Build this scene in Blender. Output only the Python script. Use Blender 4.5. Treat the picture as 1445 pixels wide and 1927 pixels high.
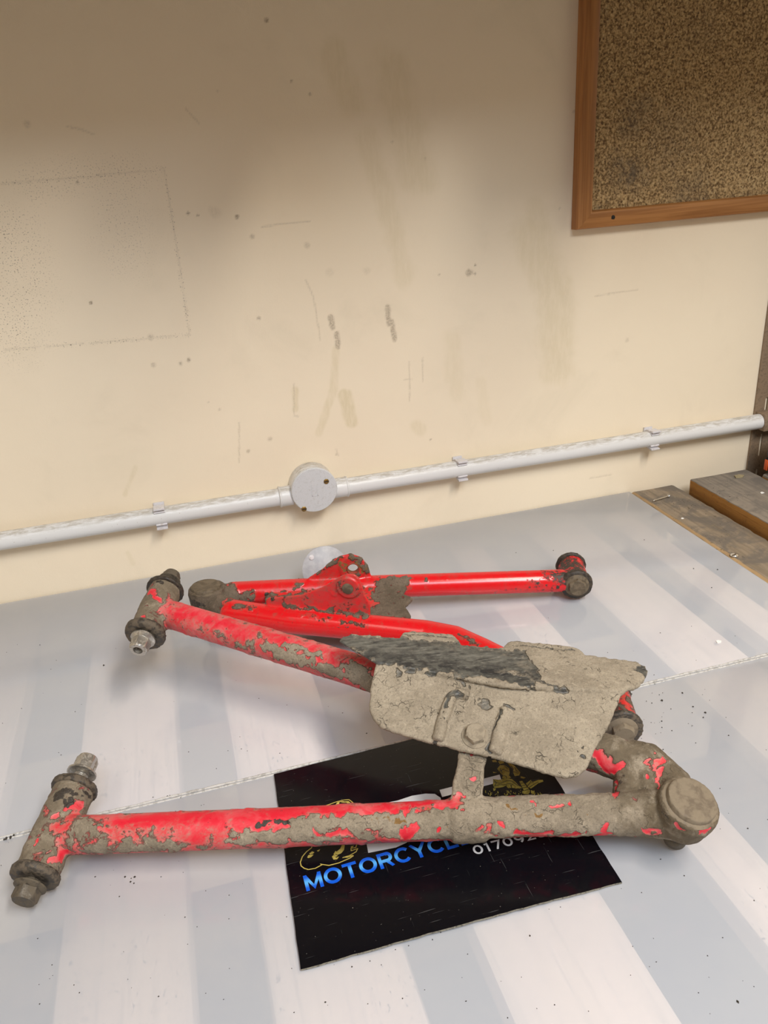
import bpy, bmesh, math, random
import numpy as np
from mathutils import Vector, Matrix
from mathutils.bvhtree import BVHTree

for _o in list(bpy.data.objects): bpy.data.objects.remove(_o)
S = bpy.context.scene
COL = S.collection

# ------------------------------------------------------------------ camera
FPX, IW, IH = 1500.0, 1445.0, 1927.0
YAW, PITCH, ROLL = math.radians(14.0), math.radians(24.19), math.radians(-3.92)
CAM = Vector((0, -1.014, 0.505))
_f = Vector((math.sin(YAW)*math.cos(PITCH), math.cos(YAW)*math.cos(PITCH), -math.sin(PITCH)))
_r0 = Vector((math.cos(YAW), -math.sin(YAW), 0)); _u0 = _r0.cross(_f)
_r = _r0*math.cos(ROLL) + _u0*math.sin(ROLL); _u = -_r0*math.sin(ROLL) + _u0*math.cos(ROLL)
cd = bpy.data.cameras.new('camera'); cam = bpy.data.objects.new('camera', cd); COL.objects.link(cam)
cam.matrix_world = Matrix(((_r.x, _u.x, -_f.x, CAM.x), (_r.y, _u.y, -_f.y, CAM.y), (_r.z, _u.z, -_f.z, CAM.z), (0, 0, 0, 1)))
cd.sensor_fit = 'VERTICAL'; cd.sensor_height = 24.0; cd.lens = FPX/IH*24.0; cd.clip_start = 0.02; cd.clip_end = 50
S.camera = cam

# ------------------------------------------------------------------ light
w = bpy.data.worlds.new('world'); S.world = w; w.use_nodes = True
w.node_tree.nodes['Background'].inputs[0].default_value = (1.0, 0.86, 0.72, 1)
w.node_tree.nodes['Background'].inputs[1].default_value = 0.10

def area(name, loc, target, sx, sy, power, color):
    l = bpy.data.lights.new(name, 'AREA'); l.shape = 'RECTANGLE'; l.size = sx; l.size_y = sy
    l.energy = power; l.color = color
    o = bpy.data.objects.new(name, l); COL.objects.link(o); o.location = loc
    o.rotation_euler = (Vector(target)-Vector(loc)).to_track_quat('-Z', 'Y').to_euler()
    return o
# strip lights of the room and daylight from the window behind the camera
o_ = area('ceiling_strip_lamp', (0.80, -1.62, 1.95), (0, 0, 0), 0.22, 1.35, 43, (1.0, 0.90, 0.77)); o_.rotation_euler = (math.radians(22), math.radians(14), 0)
o_ = area('second_strip_lamp', (-0.75, -1.6, 2.05), (0, 0, 0), 0.3, 1.2, 8, (1.0, 0.91, 0.80)); o_.rotation_euler = (math.radians(20), math.radians(-14), 0)
area('window_light', (0.3, -2.2, 2.0), (0.15, -1.0, 0.0), 1.2, 0.8, 34, (0.72, 0.85, 1.0))

S.view_settings.view_transform = 'Standard'; S.view_settings.look = 'None'
S.view_settings.gamma = 1; S.view_settings.use_curve_mapping = False
S.view_settings.exposure = 0.10

# ------------------------------------------------------------------ photo geometry helpers
def ray(px, py): return _f + _r*((px-IW/2)/FPX) - _u*((py-IH/2)/FPX)
def P(px, py, z=0.0):
    d = ray(px, py); return CAM + d*((z-CAM.z)/d.z)
def Wl(px, py, y=0.0):
    d = ray(px, py); return CAM + d*((y-CAM.y)/d.y)
def PL(px, py, o, n):
    d = ray(px, py); return CAM + d*((Vector(o)-CAM).dot(n)/d.dot(n))

# ------------------------------------------------------------------ numpy noise
def _hash(ix, iy, iz, s):
    h = (ix.astype(np.int64)*374761393 + iy.astype(np.int64)*668265263 + iz.astype(np.int64)*2147483647 + s*1274126177) & 0xffffffff
    h = ((h ^ (h >> 13))*1274126177) & 0xffffffff
    h = ((h ^ (h >> 16))*2246822519) & 0xffffffff
    return ((h ^ (h >> 15)) & 0xffffff)/16777215.0
def vnoise(p, s=0):
    i = np.floor(p).astype(np.int64); f = p-i; f = f*f*(3-2*f)
    r = 0
    for dx in (0, 1):
        wx = f[:, 0] if dx else 1-f[:, 0]
        for dy in (0, 1):
            wy = f[:, 1] if dy else 1-f[:, 1]
            for dz in (0, 1):
                wz = f[:, 2] if dz else 1-f[:, 2]
                r = r + wx*wy*wz*_hash(i[:, 0]+dx, i[:, 1]+dy, i[:, 2]+dz, s)
    return r
def fbm(p, oct=4, s=0):
    r = 0; a = .5; t = 0
    for k in range(oct):
        r = r + a*vnoise(p*(2**k)+17.3*k, s+k); t += a; a *= .5
    return r/t
def sstep(a, b, x):
    t = np.clip((x-a)/(b-a), 0, 1); return t*t*(3-2*t)
def segdist(p, a, b):
    a = np.array(a); b = np.array(b); ab = b-a; L = max(ab@ab, 1e-12)
    t = np.clip(((p-a)@ab)/L, 0, 1)
    return np.linalg.norm(p-(a+t[:, None]*ab), axis=1)

# ------------------------------------------------------------------ material helpers
class NT:
    def __init__(self, name):
        self.m = bpy.data.materials.new(name); self.m.use_nodes = True
        self.t = self.m.node_tree; self.t.nodes.clear()
        self.out = self.n('ShaderNodeOutputMaterial')
        self.b = self.n('ShaderNodeBsdfPrincipled'); self.l(self.b.outputs[0], self.out.inputs[0])
    def n(self, ty, **k):
        nd = self.t.nodes.new(ty)
        for a, b in k.items(): setattr(nd, a, b)
        return nd
    def l(self, a, b): self.t.links.new(a, b)
    def put(self, sock, v):
        if isinstance(v, bpy.types.NodeSocket): self.l(v, sock)
        elif isinstance(v, (tuple, list)) and len(v) == 3 and sock.type == 'RGBA': sock.default_value = (*v, 1)
        else: sock.default_value = v
    def obj(self): return self.n('ShaderNodeTexCoord').outputs['Object']
    def map(self, v, scale=(1, 1, 1), loc=(0, 0, 0), rot=(0, 0, 0)):
        m = self.n('ShaderNodeMapping'); self.l(v, m.inputs[0])
        m.inputs['Scale'].default_value = scale; m.inputs['Location'].default_value = loc; m.inputs['Rotation'].default_value = rot
        return m.outputs[0]
    def noise(self, v, scale, detail=4, rough=.55, dist=0, col=False):
        n = self.n('ShaderNodeTexNoise'); self.l(v, n.inputs['Vector'])
        n.inputs['Scale'].default_value = scale; n.inputs['Detail'].default_value = detail
        n.inputs['Roughness'].default_value = rough; n.inputs['Distortion'].default_value = dist
        return n.outputs['Color' if col else 'Fac']
    def voro(self, v, scale, feature='F1', out='Distance', rnd=1.0):
        n = self.n('ShaderNodeTexVoronoi', feature=feature); self.l(v, n.inputs['Vector'])
        n.inputs['Scale'].default_value = scale; n.inputs['Randomness'].default_value = rnd
        return n.outputs[out]
    def attr(self, name): return self.n('ShaderNodeAttribute', attribute_name=name).outputs['Fac']
    def math(self, op, a, b=0.0, c=0.0, clamp=False):
        n = self.n('ShaderNodeMath', operation=op, use_clamp=clamp)
        self.put(n.inputs[0], a); self.put(n.inputs[1], b); self.put(n.inputs[2], c)
        return n.outputs[0]
    def mix(self, f, a, b, mode='MIX'):
        n = self.n('ShaderNodeMix', data_type='RGBA', blend_type=mode)
        self.put(n.inputs[0], f); self.put(n.inputs[6], a); self.put(n.inputs[7], b)
        return n.outputs[2]
    def mixf(self, f, a, b):
        n = self.n('ShaderNodeMix', data_type='FLOAT')
        self.put(n.inputs[0], f); self.put(n.inputs[2], a); self.put(n.inputs[3], b)
        return n.outputs[0]
    def ss(self, v, a, b, lo=0.0, hi=1.0):
        n = self.n('ShaderNodeMapRange', interpolation_type='SMOOTHSTEP')
        self.put(n.inputs[0], v)
        for i, x in zip((1, 2, 3, 4), (a, b, lo, hi)): self.put(n.inputs[i], x)
        return n.outputs[0]
    def bump(self, h, strength, dist, prev=None):
        n = self.n('ShaderNodeBump'); n.inputs['Strength'].default_value = strength; n.inputs['Distance'].default_value = dist
        self.l(h, n.inputs['Height'])
        if prev is not None: self.l(prev, n.inputs['Normal'])
        return n.outputs[0]
    def set(self, **k):
        for a, b in k.items():
            a = {'color': 'Base Color', 'rough': 'Roughness', 'metal': 'Metallic', 'normal': 'Normal', 'ior': 'IOR', 'spec': 'Specular IOR Level', 'coat': 'Coat Weight', 'coatrough': 'Coat Roughness', 'sheen': 'Sheen Weight'}[a]
            self.put(self.b.inputs[a], b)
        return self.m

def mud_nodes(N, mud, co, base, base_rough, mud_a, mud_b, edge=.05, amp=.55, crack=.5, scale=90):
    """mixes a base colour with caked mud: returns colour, roughness, normal, mask"""
    n1 = N.noise(co, scale, 7, .62, .6); n2 = N.noise(co, scale*6, 4, .6)
    v = N.math('ADD', mud, N.math('MULTIPLY', N.math('SUBTRACT', n1, .5), amp*2))
    v = N.math('ADD', v, N.math('MULTIPLY', N.math('SUBTRACT', n2, .5), .18))
    mask = N.ss(v, .5-edge, .5+edge)
    warp = N.n('ShaderNodeVectorMath', operation='ADD'); N.l(co, warp.inputs[0])
    sc = N.n('ShaderNodeVectorMath', operation='SCALE'); N.l(N.noise(co, 60, 3, .6, 0, True), sc.inputs[0]); sc.inputs[3].default_value = .022
    N.l(sc.outputs[0], warp.inputs[1])
    vd = N.voro(warp.outputs[0], 120, 'DISTANCE_TO_EDGE')
    ck = N.ss(vd, 0, .05, 1, 0)
    ckm = N.math('MULTIPLY', ck, N.ss(N.noise(co, 55, 3), .50, .62))
    ckm = N.math('MULTIPLY', ckm, N.ss(v, .75, .95)); ckm = N.math('MULTIPLY', ckm, crack)
    g = N.noise(co, 700, 5, .75)
    mc = N.mix(N.ss(N.noise(co, 35, 5, .6), .35, .65), mud_a, mud_b)
    mc = N.mix(N.math('MULTIPLY', N.ss(g, .50, .62), .5), mc, tuple(x*.5 for x in mud_b)); mc = N.mix(N.math('MULTIPLY', N.ss(N.noise(co, 260, 6, .72, .8), .52, .66), .45), mc, tuple(min(1, x*1.35) for x in mud_a)); mc = N.mix(N.math('MULTIPLY', N.ss(N.noise(co, 210, 6, .72, .5), .56, .68), .5), mc, tuple(x*.55 for x in mud_b))
    mc = N.mix(ckm, mc, tuple(x*.12 for x in mud_b))
    film = N.math('MULTIPLY', N.math('MULTIPLY', N.ss(v, .12, .55), .75), N.ss(N.noise(N.map(co, (1, 1.6, 1.6)), 260, 6, .75, .8), .34, .62))
    base = N.mix(film, base, N.mix(.5, mc, mud_a))
    mc = N.mix(N.math('MULTIPLY', N.attr('damp'), N.ss(N.noise(co, 70, 6, .7, .5), .28, .52)), mc, N.mix(N.noise(co, 200, 5, .7), (.05, .036, .022), (.19, .145, .09)))
    col = N.mix(mask, base, mc)
    rough = N.mixf(mask, base_rough, .92)
    h = N.math('ADD', N.math('MULTIPLY', mask, 1.0), N.math('MULTIPLY', N.math('MULTIPLY', g, mask), .35))
    h = N.math('ADD', h, N.math('MULTIPLY', N.math('MULTIPLY', N.noise(co, 160, 4, .6), mask), .9))
    h = N.math('SUBTRACT', h, N.math('MULTIPLY', ckm, 1.0))
    return col, rough, N.bump(h, .9, .0013), mask

def mat_arm(name, red, dust, mud_a, mud_b, gloss=.32):
    N = NT(name); co = N.obj()
    pale = N.ss(N.noise(N.map(co, (1, 1, 1)), 40, 6, .65, 1.0), .40, .72)
    base = N.mix(N.math('MULTIPLY', pale, N.attr('dust')), red, dust)
    sp = N.ss(N.noise(co, 420, 2), .66, .72)
    base = N.mix(N.math('MULTIPLY', sp, .35), base, (.02, .012, .01))
    rough = N.mixf(N.attr('dust'), gloss, .62)
    col, rough, nor, mask = mud_nodes(N, N.attr('mud'), co, base, rough, mud_a, mud_b)
    # oily dark grime and rust, both with their own ragged outline
    gr = N.math('ADD', N.attr('grime'), N.math('MULTIPLY', N.math('SUBTRACT', N.noise(co, 160, 6, .7), .5), 1.3))
    grm = N.ss(gr, .42, .62)
    gcol = N.mix(N.noise(co, 300, 3), (.012, .009, .007), (.06, .045, .033))
    col = N.mix(grm, col, gcol); rough = N.mixf(grm, rough, .5)
    ru = N.math('ADD', N.attr('rust'), N.math('MULTIPLY', N.math('SUBTRACT', N.noise(co, 240, 5, .7), .5), .9))
    rum = N.ss(ru, .5, .62)
    col = N.mix(rum, col, N.mix(N.noise(co, 500, 3), (.10, .045, .012), (.30, .17, .05))); rough = N.mixf(rum, rough, .85)
    nor = N.bump(N.math('MULTIPLY', grm, N.noise(co, 350, 4, .7)), .5, .0012, nor)
    return N.set(color=col, rough=rough, normal=nor)

MUD_A, MUD_B = (.325, .27, .20), (.22, .18, .13)
M_FRONT = mat_arm('red_paint_caked_with_dry_mud', (.66, .010, .028), (.72, .16, .17), MUD_A, MUD_B, .36)
M_BACK = mat_arm('red_paint_with_oily_dirt', (.66, .008, .012), (.42, .06, .05), (.16, .12, .085), (.10, .075, .05), .17)

def mat_guard():
    N = NT('black_plastic_under_dry_mud'); co = N.obj()
    sc = N.noise(N.map(co, (40, 300, 300)), 1.0, 5, .7)
    dusty = N.ss(N.noise(co, 120, 6, .7), .42, .66)
    sc2 = N.ss(N.noise(N.map(co, (90, 600, 600), (0, 0, 0), (0, 0, .35)), 1, 3, .6), .60, .70)
    base = N.mix(N.math('MULTIPLY', dusty, .55), (.018, .018, .019), (.15, .145, .12))
    base = N.mix(N.math('MULTIPLY', N.attr('dust'), N.ss(sc, .3, .7)), base, (.17, .165, .14))
    base = N.mix(N.math('MULTIPLY', sc2, .35), base, (.38, .37, .33))
    col, rough, nor, mask = mud_nodes(N, N.attr('mud'), co, base, .5, (.355, .30, .225), (.27, .225, .165), .10, .5, .8, 75)
    return N.set(color=col, rough=rough, normal=nor)
M_GUARD = mat_guard()

def mat_dirty(name, col, dirt, amount, rough, metal=0.0, scale=220, bumpd=.0005):
    N = NT(name); co = N.obj()
    n = N.noise(co, scale, 6, .65, .4)
    m = N.ss(n, .62-amount*.35, .72-amount*.25)
    c = N.mix(m, col, dirt); c = N.mix(N.math('MULTIPLY', N.noise(co, scale*4, 3), .5), c, tuple(x*.55 for x in dirt))
    return N.set(color=c, rough=N.mixf(m, rough, .85), metal=N.mixf(m, metal, 0.0), normal=N.bump(N.noise(co, scale*1.6, 5, .65), .5, bumpd))
M_RUBBER = mat_dirty('dirty_black_seal', (.030, .025, .020), (.13, .10, .07), .55, .5)
M_RUBBERD = mat_dirty('oily_black_seal', (.018, .014, .011), (.07, .052, .036), .5, .45)
M_STEEL = mat_dirty('worn_zinc_steel', (.62, .59, .54), (.24, .20, .15), .32, .30, .85)
M_STEELD = mat_dirty('dark_dirty_steel', (.10, .085, .066), (.12, .095, .065), .7, .48, .5)
M_MUDCAP = mat_dirty('mud_coated_steel', (.135, .10, .066), (.24, .19, .13), .75, .6, 0, 110)
M_CAPD = mat_dirty('brown_oily_cap', (.085, .062, .036), (.17, .13, .085), .6, .55, 0, 130)
M_DARK = NT('dark_hole').set(color=(.01, .009, .008), rough=.8)

# ------------------------------------------------------------------ object helpers
def props(o, label=None, cat=None, group=None, kind=None):
    if label: o['label'] = label
    if cat: o['category'] = cat
    if group: o['group'] = group
    if kind: o['kind'] = kind
    return o
def link(o, parent=None):
    COL.objects.link(o)
    if parent: o.parent = parent; o.matrix_parent_inverse = Matrix.Translation(-parent.location)
    return o
def empty(name, loc, label, cat, group=None):
    o = bpy.data.objects.new(name, None); o.location = loc; o.empty_display_size = .02; COL.objects.link(o)
    return props(o, label, cat, group)
def from_bm(name, bm, mat, parent=None, smooth=True, angle=None):
    me = bpy.data.meshes.new(name); bmesh.ops.recalc_face_normals(bm, faces=bm.faces[:]); bm.to_mesh(me); bm.free()
    if smooth:
        me.shade_smooth()
        if angle: me.set_sharp_from_angle(angle=math.radians(angle))
    me.materials.append(mat)
    return link(bpy.data.objects.new(name, me), parent)
def box_bm(bm, x0, x1, y0, y1, z0, z1, bev=0, seg=2):
    r = bmesh.ops.create_cube(bm, size=1)
    vs = r['verts']
    for v in vs: v.co = Vector(((x0+x1)/2+v.co.x*(x1-x0), (y0+y1)/2+v.co.y*(y1-y0), (z0+z1)/2+v.co.z*(z1-z0)))
    if bev:
        es = list({e for v in vs for e in v.link_edges})
        bmesh.ops.bevel(bm, geom=es, offset=bev, segments=seg, affect='EDGES', profile=.5)
def frame_of(d):
    d = Vector(d).normalized(); a = Vector((0, 0, 1)) if abs(d.z) < .9 else Vector((1, 0, 0))
    x = a.cross(d).normalized(); return x, d.cross(x).normalized(), d
def lathe_bm(bm, o, d, prof, n=40, xdir=None, sides=None, jit=0, rnd=None):
    """prof: list of (axial, radius); sides: hexagon flats for given ring indices"""
    x, y, z = frame_of(d); o = Vector(o); rings = []
    for k, (t, r) in enumerate(prof):
        ring = []
        for i in range(n):
            a = 2*math.pi*i/n; rr = r
            if sides and k in sides: rr = r*math.cos(math.pi/6)/math.cos(((a+math.pi/6) % (math.pi/3))-math.pi/6)
            if jit: rr += jit*(rnd.random()-.5)
            ring.append(bm.verts.new(o + z*t + (x*math.cos(a)+y*math.sin(a))*rr))
        rings.append(ring)
    for a, b in zip(rings, rings[1:]):
        for i in range(n): bm.faces.new((a[i], a[(i+1) % n], b[(i+1) % n], b[i]))
    bm.faces.new(list(reversed(rings[0]))); bm.faces.new(rings[-1])
def tube_bm(bm, pts, rad, n=28):
    pts = [Vector(p) for p in pts]; rad = rad if isinstance(rad, (list, tuple)) else [rad]*len(pts)
    rings = []; x = None
    for k, p in enumerate(pts):
        a = pts[max(k-1, 0)]; b = pts[min(k+1, len(pts)-1)]; d = (b-a).normalized()
        if x is None: x, y, _ = frame_of(d)
        else: x = (x-d*x.dot(d)).normalized(); y = d.cross(x)
        rings.append([bm.verts.new(p+(x*math.cos(2*math.pi*i/n)+y*math.sin(2*math.pi*i/n))*rad[k]) for i in range(n)])
    for a, b in zip(rings, rings[1:]):
        for i in range(n): bm.faces.new((a[i], a[(i+1) % n], b[(i+1) % n], b[i]))
    bm.faces.new(list(reversed(rings[0]))); bm.faces.new(rings[-1])
def prism_bm(bm, pts, off):
    off = Vector(off); a = [bm.verts.new(Vector(p)-off*.5) for p in pts]; b = [bm.verts.new(Vector(p)+off*.5) for p in pts]
    bm.faces.new(list(reversed(a))); bm.faces.new(b)
    for i in range(len(pts)): bm.faces.new((a[i], a[(i+1) % len(pts)], b[(i+1) % len(pts)], b[i]))
def round_poly(p2, r=.35, it=2):
    for _ in range(it):
        q = []
        for i in range(len(p2)):
            a = p2[i]; b = p2[(i+1) % len(p2)]
            q += [tuple(a[k]*.75+b[k]*.25 for k in range(len(a))), tuple(a[k]*.25+b[k]*.75 for k in range(len(a)))]
        p2 = q
    return p2

# ------------------------------------------------------------------ welded body: union of shapes, remeshed, weathered, split into parts
def weld(groups, voxel, attrs, mats, parent, disp=.0011, blend=.005, smooth_it=14, base_it=3, holes=()):
    """groups: [(part_name, [bmesh builders])]; attrs(p, gid, hit) -> dict of arrays"""
    trees = []; big = bmesh.new()
    for nm, builders in groups:
        g = bmesh.new()
        for b in builders: b(g)
        bmesh.ops.recalc_face_normals(g, faces=g.faces[:]); bmesh.ops.triangulate(g, faces=g.faces[:])
        trees.append(BVHTree.FromBMesh(g)); me = bpy.data.meshes.new('t'); g.to_mesh(me); g.free(); big.from_mesh(me); bpy.data.meshes.remove(me)
    me = bpy.data.meshes.new('t'); big.to_mesh(me); big.free()
    o = bpy.data.objects.new('t', me); COL.objects.link(o)
    md = o.modifiers.new('r', 'REMESH'); md.mode = 'VOXEL'; md.voxel_size = voxel; md.adaptivity = 0
    bpy.context.view_layer.update()
    ev = o.evaluated_get(bpy.context.evaluated_depsgraph_get()); rm = bpy.data.meshes.new_from_object(ev)
    bpy.data.objects.remove(o); bpy.data.meshes.remove(me)
    nv = len(rm.vertices); co = np.empty(nv*3); rm.vertices.foreach_get('co', co); co = co.reshape(-1, 3)
    ne = len(rm.edges); ed = np.empty(ne*2, int); rm.edges.foreach_get('vertices', ed); ed = ed.reshape(-1, 2)
    D = np.full((len(trees), nv), 1.0)
    for gi, t in enumerate(trees):
        for i, c in enumerate(co):
            h = t.find_nearest(c, .03)
            if h[0] is not None: D[gi, i] = h[3]
    srt = np.sort(D, axis=0); gap = (srt[1]-srt[0]) if len(trees) > 1 else np.full(nv, 1.)
    wj = sstep(blend, blend*.3, gap)
    deg = np.bincount(ed.ravel(), minlength=nv)[:, None]
    def lap(c):
        s = np.zeros_like(c)
        for k in range(3):
            s[:, k] = np.bincount(ed[:, 0], c[ed[:, 1], k], nv) + np.bincount(ed[:, 1], c[ed[:, 0], k], nv)
        return s/deg - c
    for k in range(base_it): co += .5*lap(co)
    for k in range(smooth_it): co += .5*lap(co)*wj[:, None]
    rm.vertices.foreach_set('co', co.ravel()); rm.update()
    nor = np.empty(nv*3); rm.vertices.foreach_get('normal', nor); nor = nor.reshape(-1, 3)
    nf = len(rm.polygons); fv = [tuple(p.vertices) for p in rm.polygons]
    tree = BVHTree.FromPolygons([Vector(c) for c in co], fv)
    def hit(px, py):
        h = tree.ray_cast(CAM, ray(px, py).normalized()); return None if h[0] is None else np.array(h[0])
    vg = D.argmin(axis=0)
    wob = np.stack([(fbm(co*130+31*k, 3, 40+k)-.5)*.012 for k in range(len(trees))])
    Wt = np.exp(-(D-D.min(axis=0)+wob*(D.min(axis=0) < 1))/.0022); Wt = (Wt/Wt.sum(axis=0)).T
    A = attrs(co, vg, hit, Wt)
    d = A['mud']; ns = fbm(co*260, 4, 3); n2 = fbm(co*90, 3, 9)
    lump = np.clip(d+(n2-.5)*1.0, 0, 1.2)
    co = co + nor*((sstep(.4, .75, lump)*(.35+ns*.9)*disp)+(ns-.5)*disp*.25*np.clip(d+A['grime'], 0, 1))[:, None]
    fvn = np.array([f if len(f) == 4 else f+(f[-1],) for f in fv]); fg = vg[fvn]
    fgid = np.array([np.bincount(r, minlength=len(groups)).argmax() for r in fg])
    fc = co[fvn].mean(axis=1)
    for hc, hn, hr, hg in holes:
        d_ = fc-np.array(hc); ax_ = d_@np.array(hn); rr = np.linalg.norm(d_-ax_[:, None]*np.array(hn), axis=1)
        fgid[(rr < hr) & (np.abs(ax_) < .012) & (fgid == hg)] = -1
    outs = []
    for gi, (nm, _) in enumerate(groups):
        sel = np.where(fgid == gi)[0]
        if len(sel) == 0: continue
        used, inv = np.unique(np.concatenate([fv[i] for i in sel]), return_inverse=True)
        faces = []; k = 0
        for i in sel:
            L = len(fv[i]); faces.append(tuple(inv[k:k+L])); k += L
        me = bpy.data.meshes.new(nm); me.from_pydata(co[used].tolist(), [], faces); me.shade_smooth()
        for an, arr in A.items():
            at = me.attributes.new(an, 'FLOAT', 'POINT'); at.data.foreach_set('value', arr[used].astype(np.float32))
        me.materials.append(mats(nm) if callable(mats) else mats)
        outs.append(link(bpy.data.objects.new(nm, me), parent))
    bpy.data.meshes.remove(rm)
    return outs
def paint(p, hit, arr, strokes, px_m):
    """strokes (x0,y0,x1,y1,r_px,value): a patch lying on the surface, with a ragged outline"""
    jit = (fbm(p*110, 5, 21)-.5)
    wv = np.stack([fbm(p*170+50*k, 4, 60+k)-.5 for k in range(3)], 1)
    for x0, y0, x1, y1, r, v in strokes:
        a = hit(x0, y0); b = hit(x1, y1)
        if a is None: a = b
        if b is None: b = a
        if a is None: continue
        R = r/px_m; d = segdist(p+wv*min(.016, R*3.2+.003), a, b)
        wgt = sstep(1.6, .45, d/R+jit*.7)
        arr[:] = arr*(1-wgt)+v*wgt
    return arr

# ================================================================== SETTING
def mat_wall():
    N = NT('cream_emulsion_wall'); co = N.obj()
    base = N.mix(N.ss(N.noise(co, 3.0, 4), .35, .65), (.86, .735, .56), (.885, .765, .585))
    st = N.attr('stain'); n = N.noise(N.map(co, (1, 1, .25)), 160, 5, .65)
    m = N.math('MULTIPLY', st, N.ss(n, .30, .65, .35, .9))
    base = N.mix(m, base, (.68, .57, .36))
    gr = N.math('MULTIPLY', N.attr('scuff'), N.ss(N.noise(co, 420, 4, .7), .35, .62, .35, 1.0))
    base = N.mix(gr, base, (.22, .165, .11))
    sp = N.math('MULTIPLY', N.attr('speck'), N.ss(N.noise(co, 600, 2), .60, .66))
    base = N.mix(sp, base, (.16, .12, .09))
    sm = N.ss(N.noise(co, 9, 6, .6, .6), .52, .80, 0, .22)
    base = N.mix(sm, base, (.60, .52, .38))
    h = N.math('ADD', N.noise(co, 45, 4), N.math('MULTIPLY', N.noise(co, 700, 3), .25))
    h = N.math('ADD', h, N.math('MULTIPLY', N.attr('scuff'), -.8))
    return N.set(color=base, rough=.55, normal=N.bump(h, .35, .0012))
def grid_mesh(name, us, vs, fn, attrs, mat, parent=None):
    U, V = np.meshgrid(us, vs); pts = fn(U.ravel(), V.ravel()); nu, nv = len(us), len(vs)
    i = np.arange(nu*nv).reshape(nv, nu)
    f = np.stack([i[:-1, :-1], i[:-1, 1:], i[1:, 1:], i[1:, :-1]], -1).reshape(-1, 4)
    me = bpy.data.meshes.new(name)
    me.vertices.add(len(pts)); me.vertices.foreach_set('co', pts.ravel().astype(np.float32))
    me.loops.add(f.size); me.loops.foreach_set('vertex_index', f.ravel().astype(np.int32))
    me.polygons.add(len(f)); me.polygons.foreach_set('loop_start', (np.arange(len(f))*4).astype(np.int32))
    me.update(calc_edges=True); me.validate(); me.shade_smooth()
    for an, arr in attrs(pts).items():
        at = me.attributes.new(an, 'FLOAT', 'POINT'); at.data.foreach_set('value', arr.astype(np.float32))
    me.materials.append(mat)
    return link(bpy.data.objects.new(name, me), parent)

def wall_attrs(p):
    st = np.zeros(len(p)); sc = np.zeros(len(p)); sp = np.zeros(len(p))
    j = fbm(p*60, 4, 5)-.5; j2 = fbm(p*250, 3, 8)-.5
    def stroke(arr, pts, r, v, soft=.5, nz=.5, jj=j):
        q = [Wl(*a) for a in pts]; R = r/1400.
        d = np.full(len(p), 9.)
        for a, b in zip(q, q[1:] or q): d = np.minimum(d, segdist(p, a, b))
        w = sstep(1+soft, 1-soft, d/R+jj*nz*2)*v; arr[:] = np.maximum(arr, w)
    # brushed-over patches where damp ran down
    stroke(st, [(628, 105), (660, 190)], 22, .42); stroke(st, [(690, 260), (730, 400), (760, 520)], 18, .34)
    stroke(st, [(735, 130), (760, 230), (790, 330)], 30, .38); stroke(st, [(1000, 440), (1045, 560), (1050, 690)], 34, .42)
    stroke(st, [(850, 640), (860, 740)], 16, .28); stroke(st, [(905, 720), (915, 790)], 12, .2)
    stroke(st, [(555, 735), (556, 770)], 6, .55, .3); stroke(st, [(650, 745), (662, 795)], 12, .75, .25)
    stroke(st, [(632, 655), (628, 730), (600, 815)], 7, .5, .4); stroke(st, [(1005, 390), (1040, 520)], 20, .3)
    stroke(st, [(780, 800), (790, 808)], 12, .4); stroke(st, [(235, 930), (255, 880)], 4, .4); stroke(st, [(240, 1040), (250, 1060)], 4, .3)
    for a in ([(622, 597), (626, 617)], [(633, 628), (636, 652)], [(729, 577), (732, 610)], [(737, 605), (742, 638)]):
        stroke(sc, a, 4.5, .62, .45, .4, j2)
    for a in ([(126, 238), (152, 243), (176, 253)], [(575, 527), (590, 560), (603, 640)], [(770, 680), (771, 755)], [(795, 672), (796, 718)],
              [(493, 427), (525, 422), (583, 416)],  [(350, 205), (375, 232)], [(450, 795), (450, 870)],
              [(1120, 557), (1200, 545)], [(632, 845), (637, 858)], [(553, 722), (553, 782), (561, 784)], [(1110, 900), (1150, 893)], [(760, 715), (775, 714)]):
        stroke(sc, a, 1.3, .28, .6, .5, j2)
    for x, y, r, v in ((171, 570, 2.4, 1), (354, 401, 2.5, 1), (372, 405, 2, .9), (446, 408, 3, .9), (404, 399, 9, .15), (578, 462, 5, .35), (475, 445, 4, .4),
                       (146, 343, 2, .8), (355, 677, 3, .8), (340, 684, 3, .5), (288, 687, 4, .35), (392, 757, 2, .4), (413, 771, 2.4, .4), (283, 635, 5, .35),
                       (487, 599, 3, .6), (467, 849, 3, .6), (508, 826, 4, .4), (883, 513, 6, .65), (894, 499, 2, .9), (894, 515, 2, .9), (826, 517, 2, .5),
                       (633, 855, 2, .5), (583, 177, 2.5, .7), (548, 152, 1.8, .6), (810, 827, 2, .8), (800, 298, 2, .3), (1080, 210, 2.5, .5), (1053, 392, 2, .5),
                       (738, 267, 2, .5), (502, 38, 3, .8), (620, 512, 7, .12), (690, 510, 6, .16), (410, 171, 2, .4), (51, 233, 5, .3), (1180, 640, 4, .3)):
        stroke(sc, [(x, y)], r, v, .5, .35, j2)
    # outline left by something once stuck there, with fine speckle inside
    for a in ([(0, 346), (110, 337), (308, 318)], [(308, 318), (322, 400), (357, 628)], [(357, 630), (180, 645), (0, 659)]):
        stroke(sp, a, 3.5, .85, .7, .5, j2); stroke(sc, a, 1.2, .20, .6, 1.2, j2)
    stroke(sp, [(10, 450), (40, 560), (20, 620)], 45, .75, .8); stroke(sp, [(60, 340), (260, 330)], 26, .5, .8); stroke(sp, [(220, 380), (240, 470)], 40, .4, .9)
    return dict(stain=st, scuff=sc, speck=sp)
M_WALL = mat_wall()
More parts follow.
